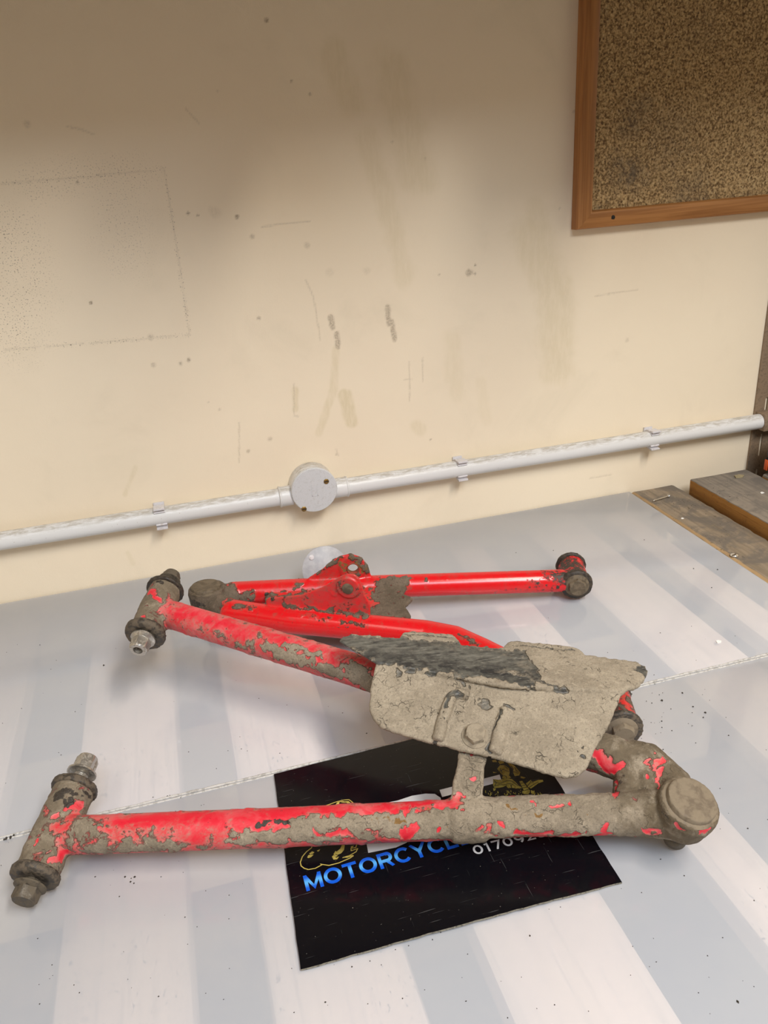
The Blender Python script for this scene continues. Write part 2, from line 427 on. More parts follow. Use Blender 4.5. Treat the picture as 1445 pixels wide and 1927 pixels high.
def axis(a, b, lo, hi, step, coarse=.15):
    return np.unique(np.concatenate([np.arange(a, lo, coarse), np.arange(lo, hi, step), np.arange(hi, b+coarse, coarse)]).round(5))
wall = grid_mesh('wall_back', axis(-1.6, 2.2, -.27, .9, .0017), axis(-.9, 2.4, 0, .70, .0017),
                 lambda U, V: np.stack([U, U*0, V], 1), wall_attrs, M_WALL)
props(wall, kind='structure', label='cream painted wall with scuffs and brushed stains')

N = NT('grey_concrete'); c = N.noise(N.obj(), 8, 6)
M_FLOOR = N.set(color=N.mix(c, (.10, .10, .105), (.2, .2, .2)), rough=.8)
bm = bmesh.new(); box_bm(bm, -2, 2.4, -4, .05, -.95, -.9); floor = props(from_bm('floor', bm, M_FLOOR, smooth=False), kind='structure')
bm = bmesh.new(); box_bm(bm, 2.2, 2.25, -4, 0, -.9, 2.4); props(from_bm('wall_right', bm, M_WALL, smooth=False), kind='structure')
bm = bmesh.new(); box_bm(bm, -1.65, -1.6, -4, 0, -.9, 2.4); props(from_bm('wall_left', bm, M_WALL, smooth=False), kind='structure')

# ------------------------------------------------------------------ timber
def mat_wood(name, a, b, dirt, dirt_amt, axis_y=True, edge=None):
    N = NT(name); co = N.obj()
    g = N.noise(N.map(co, (60, 3, 60)), 1.0, 6, .6, 1.2); g2 = N.noise(N.map(co, (260, 9, 260)), 1.0, 4, .6)
    c = N.mix(N.ss(g, .35, .65), a, b); c = N.mix(N.math('MULTIPLY', N.ss(g2, .5, .7), .35), c, tuple(x*.45 for x in b))
    d = N.noise(co, 28, 7, .68, .5); c = N.mix(N.ss(d, .62-dirt_amt*.3, .78-dirt_amt*.3, 0, .85), c, dirt)
    sp = N.ss(N.noise(N.map(co, (1, .5, 1)), 320, 3, .6), .62, .68, 0, .8); c = N.mix(N.math('MULTIPLY', sp, N.ss(N.noise(co, 9, 2), .45, .6)), c, (.035, .022, .013))
    return N.set(color=c, rough=.8, normal=N.bump(N.math('ADD', g2, d), .5, .0012))
M_OLD = mat_wood('weathered_grey_brown_timber', (.30, .235, .165), (.20, .155, .105), (.135, .115, .095), .65)
M_OLDTOP = mat_wood('greyed_timber', (.255, .215, .17), (.19, .16, .13), (.15, .13, .11), .5)
M_SIDE = mat_wood('orange_sawn_edge', (.34, .155, .030), (.25, .105, .018), (.07, .03, .01), .2)
M_PALE = mat_wood('pale_pine', (.88, .76, .70), (.82, .70, .63), (.72, .62, .55), .1)
M_EDGE = mat_wood('fresh_split_edge', (.42, .28, .14), (.30, .19, .09), (.2, .13, .07), .2)

bench = empty('workbench', (.2, -.45, -.9), 'slatted timber workbench against the cream wall, bare planks showing at its right end', 'workbench')
ZT = -.004     # top of the planks = underside of the plastic
def plank(x0, x1, y0, y1, z0, z1, mat, side=None, seed=0, label=None, seg=70, rough=.0012, bev=.004, wide=False):
    """board running in depth, with worn uneven edges; top face and side face may differ"""
    rnd = random.Random(seed); bm = bmesh.new(); ys = [y1+(y0-y1)*k/seg for k in range(seg+1)]; rows = []
    bv = bev
    for k, y in enumerate(ys):
        ja, jb = (rnd.random()-.5)*rough, (rnd.random()-.5)*rough
        w = Vector((0, rnd.random()*rough*1.6*(1 if k == 0 else 0), 0))
        prof = [(x0, z0), (x0+ja, z1-bv), (x0+bv*.3+ja, z1-bv*.3), (x0+bv+ja, z1), (x0*.6+x1*.4, z1-.0003+ja*.2), (x1-bv+jb, z1), (x1-bv*.3+jb, z1-bv*.3), (x1+jb, z1-bv), (x1, z0)]
        rows.append([bm.verts.new(Vector((x, y, z))+w) for x, z in prof])
    for a, b in zip(rows, rows[1:]):
        for i in range(8):
            f = bm.faces.new((a[i], b[i], b[i+1], a[i+1]))
            f.material_index = 1 if (side and i in ((0, 1, 2, 7) if wide else (0, 7))) else 0
        bm.faces.new((a[8], b[8], b[0], a[0]))
    bm.faces.new(rows[0]); bm.faces.new(list(reversed(rows[-1])))
    o = from_bm('plank', bm, mat, bench, smooth=True, angle=40)
    if side: o.data.materials.append(side)
    if label: o['label'] = label
    return o
YF = -.93
for i, (a, b) in enumerate(((-.48, -.36), (-.32, -.215), (-.152, -.058), (-.010, .088), (.137, .240), (.322, .372), (.445, .535), (.570, .615))):
    plank(a, b, YF, -.057, -.026, ZT, M_PALE, seed=i, rough=.0005, seg=30, bev=.007)
plank(.650, .729, YF, -.006, -.024, -.001, M_OLD, M_EDGE, 31, 'weathered bare plank beside the plastic sheet', 90, .0022, .006, True)
plank(.7375, .838, YF, -.030, -.012, .0155, M_OLDTOP, M_SIDE, 32, 'thick raised plank with an orange-brown sawn edge', 90, .0014, .0016)
plank(.853, .95, YF, -.05, -.012, .012, M_OLDTOP, M_SIDE, 33, None, 40)
for y in (-.16, -.55, -.88):
    bm = bmesh.new(); box_bm(bm, -.5, .98, y-.03, y+.03, -.12, -.0265, .003); from_bm('cross_rail', bm, M_OLD, bench, angle=40)
for x in (-.45, .93):
    for y in (-.16, -.88):
        bm = bmesh.new(); box_bm(bm, x-.035, x+.035, y-.03, y+.03, -.9, -.12, .003); from_bm('leg', bm, M_OLD, bench, angle=40)

# knot, chip and screws on the planks
def mat_simple(name, col, rough=.5, metal=0.0): return NT(name).set(color=col, rough=rough, metal=metal)
M_CHROME = mat_simple('bright_screw_steel', (.75, .74, .72), .22, 1.0)
M_CHIP = mat_dirty('pale_wood_chip', (.40, .33, .19), (.30, .24, .14), .4, .8)

# ------------------------------------------------------------------ plastic sheets on the bench
def mat_sheet(underside=False):
    N = NT('translucent_plastic_underside' if underside else 'translucent_white_plastic'); co = N.obj()
    n = N.noise(co, 14, 5, .6); base = N.mix(N.ss(n, .3, .7), (.79, .835, .935), (.82, .86, .945))
    stn = N.ss(N.noise(co, 40, 6, .7), .62, .85, 0, .12); base = N.mix(stn, base, (.55, .52, .48))
    base = N.mix(N.attr('stain'), base, (.30, .285, .26))
    scr = N.ss(N.noise(N.map(co, (14, 1500, 1), (0, 0, 0), (0, 0, .5)), 1.0, 2), .74, .77, 0, .12); base = N.mix(scr, base, (.9, .9, .92))
    h = N.math('ADD', N.noise(co, 5, 2), N.math('MULTIPLY', N.noise(co, 260, 4, .6), .01)); nrm = N.bump(h, .2, .003)
    df = N.n('ShaderNodeBsdfDiffuse'); N.put(df.inputs[0], base); tr = N.n('ShaderNodeBsdfTransparent'); tr.inputs[0].default_value = (1.0, .98, .95, 1)
    mx = N.n('ShaderNodeMixShader'); mx.inputs[0].default_value = .93 if underside else .52
    N.l(df.outputs[0], mx.inputs[1]); N.l(tr.outputs[0], mx.inputs[2])
    if underside: N.l(mx.outputs[0], N.out.inputs[0]); return N.m
    fr = N.n('ShaderNodeFresnel'); fr.inputs[0].default_value = 1.55; N.l(nrm, fr.inputs['Normal'])
    gl = N.n('ShaderNodeBsdfGlossy'); N.l(nrm, gl.inputs['Normal']); N.put(gl.inputs['Roughness'], N.ss(N.noise(co, 22, 5, .6), .3, .7, .08, .15))
    m2 = N.n('ShaderNodeMixShader'); N.l(fr.outputs[0], m2.inputs[0]); N.l(mx.outputs[0], m2.inputs[1]); N.l(gl.outputs[0], m2.inputs[2]); N.l(m2.outputs[0], N.out.inputs[0])
    return N.m
M_SHEET = mat_sheet(); M_SHEETU = mat_sheet(True)
M_CUT = mat_dirty('cut_plastic_edge', (.66, .64, .61), (.42, .40, .37), .45, .6)
def sheet(x0, x1, y0, y1, label):
    bm = bmesh.new(); box_bm(bm, x0, x1, y0, y1, -.0038, 0, .0008, 2)
    bmesh.ops.recalc_face_normals(bm, faces=bm.faces[:])
    for f in bm.faces:
        if f.normal.z < -.5: f.material_index = 1
    t = empty('plastic_sheet', ((x0+x1)/2, (y0+y1)/2, -.0038), label, 'plastic sheet')
    o = from_bm('panel', bm, M_SHEET, t, smooth=True, angle=35); o.data.materials.append(M_SHEETU)
    return t
YJ = -.4385
sh1 = sheet(-.62, .6485, YJ+.0006, -.0025, 'translucent white plastic sheet along the wall, under the rear arm')
sh2 = sheet(-.62, .6485, -.94, YJ-.0006, 'translucent white plastic sheet nearest the camera, under the black sign')
def rough_edge(t, y, r, seed):
    rnd = random.Random(seed); bm = bmesh.new(); n = 260; pts = []; rad = []
    for k in range(n+1):
        pts.append((-.62+1.268*k/n, y+(rnd.random()-.5)*.0003, -.0002+(rnd.random()-.5)*.0002)); rad.append(r*(.75+.5*rnd.random()))
    tube_bm(bm, pts, rad, 8); o = from_bm('cut_edge', bm, M_CUT, t); o['label'] = 'rough whitish sawn edge of the sheet'
rough_edge(sh1, YJ+.0018, .0012, 1); rough_edge(sh2, YJ-.0014, .0010, 2)

# ------------------------------------------------------------------ conduit, box and clips
def mat_pvc():
    N = NT('white_conduit_plastic_with_grime_on_top'); co = N.obj()
    nz = N.n('ShaderNodeSeparateXYZ'); g = N.n('ShaderNodeNewGeometry'); N.l(g.outputs['Normal'], nz.inputs[0])
    up = N.ss(nz.outputs[2], .25, .95)
    d = N.math('MULTIPLY', up, N.ss(N.noise(N.map(co, (.25, 1, 1)), 260, 6, .7, .5), .36, .62))
    c = N.mix(N.math('MULTIPLY', d, .62), (.72, .715, .71), (.30, .25, .17))
    s = N.ss(N.noise(co, 300, 3), .70, .74, 0, .5); c = N.mix(s, c, (.32, .28, .22))
    return N.set(color=c, rough=.38, normal=N.bump(N.noise(co, 120, 3), .15, .0005))
M_PVC = mat_pvc(); M_LID = mat_dirty('white_paint_speckled_lid', (.70, .71, .73), (.62, .62, .62), .3, .42, 0, 300, .0003)
M_BRASS = mat_dirty('tarnished_brass', (.42, .27, .07), (.16, .10, .04), .4, .35, .9, 900)
YC = -.0135; cA = Wl(0, 1018, YC); cB = Wl(1428, 793, YC); cx_dir = (cB-cA).normalized()
def on_c(px): # point on the conduit axis below image column px
    best = min(((abs(t), t) for t in ()), default=None)
    lo, hi = -.6, 1.3
    for _ in range(50):
        mid = (lo+hi)/2; p = cA+cx_dir*mid; d = p-CAM; x = IW/2+FPX*d.dot(_r)/d.dot(_f)
        if x < px: lo = mid
        else: hi = mid
    return cA+cx_dir*lo
RC = .0118
boxc = Wl(592, 923, -.031)         # lid centre
def conduit(p0, p1, label):
    bm = bmesh.new(); tube_bm(bm, [p0, p1], RC, 40)
    return props(from_bm('conduit_pipe', bm, M_PVC, angle=50), label, 'conduit')
axz = lambda x: cA+cx_dir*((x-cA.x)/cx_dir.x)
conduit(axz(-.9), axz(boxc.x-.045), 'long white conduit pipe on the wall, left of the round junction box')
conduit(axz(boxc.x+.047), cB, 'long white conduit pipe on the wall, right of the round junction box')
jb = empty('junction_box', (boxc.x, 0, boxc.z), 'round white conduit junction box with two brass screws in its lid', 'junction box')
bm = bmesh.new(); cz = axz(boxc.x).z
c0 = Vector((boxc.x, -.0005, boxc.z-.003))
lathe_bm(bm, (boxc.x, -.0008, boxc.z), (0, -1, 0), [(0, .0295), (.001, .0303), (.024, .0303), (.025, .030)], 64)
from_bm('box_body', bm, M_PVC, jb, angle=40)
bm = bmesh.new(); lathe_bm(bm, (boxc.x, -.0250, boxc.z), (0, -1, 0), [(0, .0309), (.0008, .0314), (.0045, .0314), (.0058, .0306), (.0060, .0286)], 72)
lid = from_bm('lid', bm, M_LID, jb, angle=30)
for px, py in ((614, 906), (572, 958)):
    c = Wl(px, py, -.0312); s = bmesh.new(); lathe_bm(s, (c.x, -.0305, c.z), (0, -1, 0), [(0, .0036), (.0012, .0036), (.0017, .0030)], 24)
    sc = from_bm('screw', s, M_BRASS, jb, angle=40)
    s = bmesh.new(); box_bm(s, c.x-.003, c.x+.003, -.0324, -.0318, c.z-.0005, c.z+.0005); from_bm('screw_slot', s, M_DARK, sc, smooth=False)
s = bmesh.new()
for a, b, cc, d in ((-.004, -.0032, -.008, .008), (.0032, .004, -.008, .008), (-.004, .004, -.008, -.0073)):
    box_bm(s, boxc.x+a, boxc.x+b, -.03135, -.0309, boxc.z+cc, boxc.z+d)
o = from_bm('embossed_mark', s, M_LID, jb, smooth=False)
for sg, L in ((-1, .0155), (1, .0175)):
    e = axz(boxc.x+sg*.0285); s = bmesh.new()
    lathe_bm(s, e, cx_dir*sg, [(0, .0136), (L, .0136), (L+.0008, .0144), (L+.0022, .0144), (L+.003, .0130)], 40)
    from_bm('coupler', s, M_PVC, jb, angle=40)
M_CLIP = mat_dirty('white_clip_plastic', (.76, .74, .77), (.60, .55, .52), .25, .45)
for px, lb in ((302, 'white saddle clip holding the conduit left of the junction box'), (866, 'first white saddle clip right of the junction box'),
               (1226, 'white saddle clip nearest the right end of the conduit')):
    c = on_c(px); t = empty('conduit_clip', (c.x, 0, c.z), lb, 'pipe clip', 'clips along the conduit')
    s = bmesh.new(); n = 26; w = .007; prof = []
    for k in range(n+1):   # open C that grips the pipe
        a = math.radians(-52 + (256+28)*k/n+0); prof.append((a, RC+.0002))
    rows = []
    for a, r in prof:
        y0 = YC+math.cos(a+math.radians(128-90))*0; row = []
        ang = a+math.radians(-90+0)
        # opening faces the room (-y)
        aa = math.radians(-90+38)+(math.radians(360-76))*((a-prof[0][0])/(prof[-1][0]-prof[0][0]))
        for dr, dx in ((.0000, -w), (.0021, -w), (.0021, w), (.0000, w)):
            row.append(s.verts.new(Vector((c.x+dx, YC+math.sin(aa)*(r+dr), c.z+math.cos(aa)*(r+dr)))))
        rows.append(row)
    for a, b in zip(rows, rows[1:]):
        for i in range(4): s.faces.new((a[i], a[(i+1) % 4], b[(i+1) % 4], b[i]))
    s.faces.new(rows[0]); s.faces.new(list(reversed(rows[-1])))
    from_bm('saddle', s, M_CLIP, t, angle=30)
    for sg in (-1, 1):   # lips
        s = bmesh.new(); box_bm(s, c.x-w, c.x+w, YC-.0130, YC-.0040, c.z+sg*.0135-.0012, c.z+sg*.0135+.0012, .0004); from_bm('lip', s, M_CLIP, t, angle=30)
    s = bmesh.new(); box_bm(s, c.x-w, c.x+w, YC+.0105, -.0003, c.z-.0145, c.z+.0145, .0006); from_bm('clip_base', s, M_CLIP, t, angle=30)

# ------------------------------------------------------------------ cork board
def mat_cork():
    N = NT('cork'); co = N.obj()
    cell = N.voro(co, 420, 'F1', 'Color'); sep = N.n('ShaderNodeSeparateColor'); N.l(cell, sep.inputs[0])
    n = N.noise(co, 330, 5, .7)
    c = N.mix(N.ss(n, .36, .64), (.15, .085, .030), (.56, .38, .18))
    c = N.mix(N.ss(sep.outputs[0], .72, .95, 0, .6), c, (.66, .48, .25)); c = N.mix(N.ss(sep.outputs[1], .82, .95, 0, .75), c, (.09, .045, .016))
    c = N.mix(N.math('MULTIPLY', N.attr('smudge'), N.ss(N.noise(co, 90, 5, .7), .3, .65, .2, 1)), c, (.085, .070, .055))
    return N.set(color=c, rough=.9, normal=N.bump(N.math('ADD', n, N.voro(co, 420)), .8, .0015))
def mat_pine(name, vert):
    N = NT(name); co = N.obj(); sc = (140, 140, 5) if vert else (5, 140, 140)
    g = N.noise(N.map(co, sc), 1.0, 5, .6, .6)
    c = N.mix(N.ss(g, .36, .62), (.42, .185, .055), (.29, .115, .03)); c = N.mix(N.ss(N.noise(co, 30, 5, .7), .62, .8, 0, .5), c, (.12, .06, .025))
    return N.set(color=c, rough=.45, normal=N.bump(g, .3, .0006))
cb = Wl(1085.5, 433, -.016); X0, Z0 = cb.x, cb.z; X1, Z1 = X0+.60, Z0+.42; FW, FD = .0245, .018
board = empty('cork_board', (X0+.3, 0, Z0), 'framed cork pinboard hanging at the top right of the wall, smudged with grey dirt', 'pinboard')
def cork_attrs(p):
    s = np.zeros(len(p)); j = fbm(p*70, 4, 2)-.5
    for x, y, r, v in ((1195, 230, 40, .5), (1185, 320, 45, .75), (1182, 335, 16, 1.0), (1300, 370, 55, .45), (1400, 380, 30, .4), (1320, 60, 40, .15), (1124, 395, 8, .7), (1215, 190, 16, .5), (1260, 270, 70, .3)):
        c = np.array(Wl(x, y, -.012)); d = np.linalg.norm(p-c, axis=1)/(r/1350.); s = np.maximum(s, sstep(1.3, .2, d+j)*v)
    return dict(smudge=s)
grid_mesh('cork_panel', np.linspace(X0+.010, X1-.01, 150), np.linspace(Z0+.01, Z1-.01, 110), lambda U, V: np.stack([U, U*0-.0115, V], 1), cork_attrs, mat_cork(), board)
MPV, MPH = mat_pine('pine_frame_upright', True), mat_pine('pine_frame_rail', False)
def rail(a, b, c, d, mat):
    bm = bmesh.new(); prof = [(0, -.0005), (0, -FD+.004), (.0012, -FD+.0012), (.004, -FD), (.0175, -FD), (.0205, -FD+.0015), (.0225, -.0125), (.0225, -.0005)]
    (ax, az), (bx, bz) = a, b; ends = []
    for (x, z), (mx, mz) in ((a, c), (b, d)):
        ends.append([bm.verts.new(Vector((x+mx*t, y, z+mz*t))) for t, y in prof])
    for i in range(8): bm.faces.new((ends[0][i], ends[0][(i+1) % 8], ends[1][(i+1) % 8], ends[1][i]))
    bm.faces.new(ends[0]); bm.faces.new(list(reversed(ends[1]))); return from_bm('frame_rail', bm, mat, board, angle=35)
rail((X0, Z0), (X0, Z1), (1, 1), (1, -1), MPV); rail((X0, Z0), (X1, Z0), (1, 1), (-1, 1), MPH)
rail((X1, Z0), (X1, Z1), (-1, 1), (-1, -1), MPV); rail((X0, Z1), (X1, Z1), (1, -1), (-1, -1), MPH)
kn = Wl(1154, 409, -.0185); bm = bmesh.new(); lathe_bm(bm, (kn.x, -.0178, kn.z), (0, -1, 0), [(0, .0030), (.0004, .0026)], 12, jit=.001, rnd=random.Random(3)); from_bm('knot', bm, M_DARK, board)

# ------------------------------------------------------------------ rack upright, bracket rail and tool case at the right edge
M_POST = mat_dirty('brown_painted_steel', (.30, .21, .135), (.22, .155, .10), .4, .5)
post = empty('slotted_upright', (.885, 0, -.9), 'brown slotted steel upright standing against the wall at the right edge', 'shelf upright')
def slotted(name, x0, x1, y, z0, z1, pitch, sw, sh):
    bm = bmesh.new(); xm = (x0+x1)/2; n = int((z1-z0)/pitch)
    box_bm(bm, x0, xm-sw/2, y-.002, y, z0, z1); box_bm(bm, xm+sw/2, x1, y-.002, y, z0, z1)
    for k in range(n+1):
        a = z0+k*pitch; b = min(a+pitch-sh, z1)
        if b > a: box_bm(bm, xm-sw/2, xm+sw/2, y-.002, y, a, b)
    return from_bm(name, bm, M_POST, post, smooth=False)
slotted('slotted_flange', .8610, .9010, -.001, -.9, .385, .06, .0045, .038)
bm = bmesh.new(); box_bm(bm, .901, .903, -.038, -.001, -.9, .385); from_bm('side_flange', bm, M_POST, post, smooth=False)
p = Wl(1427, 792, -.03); bm = bmesh.new(); box_bm(bm, cB.x+.0005, 1.4, -.026, -.0015, cB.z-.0135, cB.z+.0135, .001)
br = props(from_bm('shelf_rail', bm, M_POST, angle=30), 'brown steel rail meeting the right end of the white conduit', 'shelf rail')
q = Wl(1437, 875, -.045); cx0 = q.x
case = empty('tool_case', (cx0+.1, -.11, .0125), 'dark blue-black tool case with an orange latch behind the thick plank', 'tool case')
M_CASE = mat_dirty('navy_plastic', (.010, .014, .026), (.03, .035, .045), .3, .4); M_CASEK = mat_simple('black_plastic', (.006, .006, .008), .45); M_ORG = mat_simple('orange_plastic', (.65, .10, .02), .45)
bm = bmesh.new(); box_bm(bm, cx0+.0015, cx0+.22, -.135, -.045, .038, .078, .004); from_bm('case_lid', bm, M_CASE, case, angle=40)
bm = bmesh.new(); box_bm(bm, cx0, cx0+.22, -.137, -.044, .0170, .0375, .003); from_bm('case_body', bm, M_CASEK, case, angle=40)
bm = bmesh.new(); box_bm(bm, cx0-.0015, cx0+.0005, -.054, -.047, .019, .036, .0008); from_bm('latch', bm, M_ORG, case, angle=40)

# ------------------------------------------------------------------ unseen overhead shelf, added to shade the upper wall
shelf = empty('shade_shelf', (.3, -.12, .80), 'unseen timber shelf added above the view to shade the upper wall', 'shelf')
bm = bmesh.new(); box_bm(bm, -1.3, 1.1, -.50, -.002, .80, .818, .002); from_bm('shade_board', bm, M_OLD, shelf, angle=40)

M_BLOCK = mat_simple('grey_shade_block', (.16, .16, .17), .5)
for x0, x1, lb in ((.11, .24, 'unseen grey box added under the shelf to darken the wall, left one'), (.47, .60, 'unseen grey box added under the shelf to darken the wall, right one')):
    t = empty('shade_block', ((x0+x1)/2, -.40, .715), lb, 'shade block')  # boxes added out of view to cast soft vertical bands on the wall
    bm = bmesh.new(); box_bm(bm, x0, x1, -.48, -.34, .715, .795, .006); from_bm('block_body', bm, M_BLOCK, t, angle=40)
    bm = bmesh.new(); box_bm(bm, x0-.004, x1+.004, -.485, -.335, .7955, .7995, .001); from_bm('block_rim', bm, M_BLOCK, t, angle=40)

# ================================================================== SIGN
sign = empty('sign_board', (.134, -.54, 0), 'black glossy rectangular sign with blue MOTORCYCLES lettering lying under the front arm', 'sign')
def mat_sign():
    N = NT('glossy_black_sign'); co = N.obj()
    s1 = N.ss(N.noise(N.map(co, (25, 700, 1), (0, 0, 0), (0, 0, .45)), 1.0, 2), .68, .72, 0, .14)
    s2 = N.ss(N.noise(N.map(co, (500, 22, 1), (0, 0, 0), (0, 0, -.7)), 1.0, 2), .70, .74, 0, .10)
    d = N.ss(N.noise(co, 700, 2), .745, .77, 0, .5); c = N.mix(s1, (.0035, .0035, .0055), (.35, .35, .35)); c = N.mix(s2, c, (.35, .35, .35)); c = N.mix(d, c, (.5, .47, .40))
    return N.set(color=c, rough=N.ss(N.noise(co, 30, 4), .3, .7, .10, .2), spec=.35, normal=N.bump(N.noise(co, 4, 2), .1, .002))
C4 = [P(516, 1460), P(968, 1346), P(1170, 1664), P(566, 1829)]
def sxy(u, v):   # u along the sign 0..1, v from the top edge to the bottom edge
    return (C4[0]*(1-u)+C4[1]*u)*(1-v)+(C4[3]*(1-u)+C4[2]*u)*v
def szh(u, v): return .0006+.0016*math.sin(math.pi*u)*v*v
TS = .0016
bm = bmesh.new(); nu, nv = 40, 24; rnd = random.Random(4); top = []; bot = []
for j in range(nv+1):
    ra, rb = [], []
    for i in range(nu+1):
        u, v = i/nu, j/nv; p = sxy(u, v); z = szh(u, v)
        e = (rnd.random()-.5)*.0005 if (i in (0, nu) or j in (0, nv)) else 0
        ra.append(bm.verts.new((p.x+e, p.y+e, z+TS))); rb.append(bm.verts.new((p.x+e*1.5, p.y+e*1.5, z)))
    top.append(ra); bot.append(rb)
for j in range(nv):
    for i in range(nu):
        bm.faces.new((top[j][i], top[j+1][i], top[j+1][i+1], top[j][i+1])); bm.faces.new((bot[j][i], bot[j][i+1], bot[j+1][i+1], bot[j+1][i]))
ring = [(0, i) for i in range(nu)]+[(j, nu) for j in range(nv)]+[(nv, i) for i in range(nu, 0, -1)]+[(j, 0) for j in range(nv, 0, -1)]
for (a, b), (c_, d_) in zip(ring, ring[1:]+ring[:1]):
    f = bm.faces.new((top[a][b], top[c_][d_], bot[c_][d_], bot[a][b])); f.material_index = 1
so = from_bm('panel', bm, mat_sign(), sign, angle=40); so.data.materials.append(mat_dirty('chipped_foam_edge', (.30, .28, .22), (.10, .09, .07), .4, .8, 0, 500))
O2 = C4[0]; ux = (C4[1]-C4[0]); uy = (C4[3]-C4[0]); DET = ux.x*uy.y-ux.y*uy.x
def zs(x, y):
    d = Vector((x, y, 0))-O2; u = (d.x*uy.y-d.y*uy.x)/DET; v = (ux.x*d.y-ux.y*d.x)/DET
    return szh(min(max(u, 0), 1), min(max(v, 0), 1))+TS
def flat_poly(bm, pix, lift=.00012, world=False):
    vs = []
    for a in pix:
        p = Vector((a[0], a[1], 0)) if world else P(a[0], a[1], .0022)
        vs.append(bm.verts.new((p.x, p.y, zs(p.x, p.y)+lift)))
    try: bm.faces.new(vs)
    except ValueError: pass
def flat_line(bm, pix, wd, lift=.00014, closed=False):
    q = [P(a[0], a[1], .0022) for a in pix]
    if closed: q.append(q[0])
    for a, b in zip(q, q[1:]):
        d = (b-a); d.z = 0
        if d.length < 1e-6: continue
        n = Vector((-d.y, d.x, 0)).normalized()*wd/2; e = d.normalized()*wd*.3
        flat_poly(bm, [(a-e+n)[:2], (a-e-n)[:2], (b+e-n)[:2], (b+e+n)[:2]], lift, True)
def arc(cx_, cy_, rx, ry, a0, a1, n=14):
    return [(cx_+rx*math.cos(math.radians(a0+(a1-a0)*k/n)), cy_+ry*math.sin(math.radians(a0+(a1-a0)*k/n))) for k in range(n+1)]
GL = {'M': (1.02, [[(.10, 0), (.10, 1)], [(.10, .93), (.51, .12), (.92, .93)], [(.92, 0), (.92, 1)]]), 'O': (1.02, [arc(.51, .5, .42, .41, 0, 360, 32)]),
      'T': (.84, [[(0, .91), (.84, .91)], [(.42, 0), (.42, .91)]]), 'R': (.88, [[(.10, 0), (.10, 1)], [(.10, .91), (.55, .91)]+arc(.55, .68, .22, .23, 90, -90)+[(.10, .45)], [(.48, .45), (.78, 0)]]),
      'C': (.92, [arc(.50, .5, .41, .41, 42, 318, 28)]), 'Y': (.90, [[(.04, 1), (.45, .45), (.86, 1)], [(.45, .5), (.45, 0)]]), 'L': (.76, [[(.10, 1), (.10, .09), (.72, .09)]]),
      'E': (.80, [[(.76, .91), (.10, .91), (.10, .09), (.76, .09)], [(.10, .5), (.70, .5)]]),
      'S': (.84, [arc(.42, .71, .31, .20, 20, 270, 16)+arc(.42, .29, .31, .20, 90, -160, 16)]),
      '0': (.82, [arc(.41, .5, .31, .41, 0, 360, 28)]), '1': (.46, [[(.04, .80), (.26, .93), (.26, 0)]]), '7': (.74, [[(.02, .91), (.68, .91), (.30, 0)]]),
      '9': (.80, [arc(.40, .66, .29, .25, 0, 360, 22), arc(.36, .55, .34, .46, 10, -75, 10)]), '2': (.78, [arc(.38, .66, .29, .25, 160, -30, 14)+[(.12, .09), (.74, .09)]]),
      '3': (.78, [arc(.36, .70, .28, .21, 150, -90, 12), arc(.36, .29, .30, .21, 90, -150, 12)])}
def text_mesh(body, origin, ex, size, th, mat, name, labelfmt, gap=.12):
    """bold lettering built from strokes, one part per character"""
    ex = Vector(ex); L = ex.length; ex = ex.normalized(); ey = Vector((-ex.y, ex.x, 0))
    tot = sum(GL[c][0] for c in body)+gap*(len(body)-1); k = L/tot; x = 0; org = Vector(origin)
    for ch in body:
        wd, strokes = GL[ch]; bm = bmesh.new(); tv = []
        for si, st in enumerate(strokes):
            n = len(st); closed = (Vector(st[0])-Vector(st[-1])).length < 1e-4; lf, rt = [], []
            for i in range(n):
                p = Vector(st[i])
                pr = Vector(st[i-1]) if i else (Vector(st[-2]) if closed else None); nx = Vector(st[i+1]) if i < n-1 else (Vector(st[1]) if closed else None)
                d1 = (p-pr).normalized() if pr is not None else None; d2 = (nx-p).normalized() if nx is not None else None
                d1 = d1 or d2; d2 = d2 or d1; m = (d1+d2).normalized(); nn = Vector((-m.y, m.x)); q = max(.55, m.dot(d1)); nn *= th/2/q
                lf.append(p+nn); rt.append(p-nn)
            vv = []
            for a_, b_ in zip(lf, rt):
                row = []
                for q in (a_, b_):
                    y_ = min(max(q.y, 0), 1); w_ = org+ex*((x+q.x)*k)+ey*(y_*size); row.append(bm.verts.new((w_.x, w_.y, zs(w_.x, w_.y)+.00013+si*.00002))); tv.append(y_)
                vv.append(row)
            for a_, b_ in zip(vv, vv[1:]):
                if (a_[0].co-b_[0].co).length < 1e-7: continue
                bm.faces.new((a_[0], a_[1], b_[1], b_[0]))
        me = bpy.data.meshes.new(name); bmesh.ops.recalc_face_normals(bm, faces=bm.faces[:])
        bm.to_mesh(me); bm.free(); at = me.attributes.new('tv', 'FLOAT', 'POINT'); at.data.foreach_set('value', tv)
        me.materials.append(mat); o = link(bpy.data.objects.new(name, me), sign); o['label'] = labelfmt % ch
        x += wd+gap
N = NT('blue_lettering'); t = N.attr('tv'); g = N.math('ABSOLUTE', N.math('SUBTRACT', t, .52))
M_BLUE = N.set(color=N.mix(N.ss(g, 0, .38), (.10, .42, .88), (.004, .10, .66)), rough=.3)
M_SILV = mat_simple('silver_white_print', (.62, .62, .63), .3); M_YEL = mat_dirty('yellow_print', (.62, .50, .13), (.50, .38, .07), .5, .35, 0, 120, 0)
M_YELD = mat_dirty('olive_yellow_print', (.36, .30, .045), (.25, .20, .03), .5, .35, 0, 160, 0)
Z2 = .0022
a = P(577, 1678, Z2); b = P(921, 1578, Z2)
hM = (P(572, 1648.5, Z2)-a).length
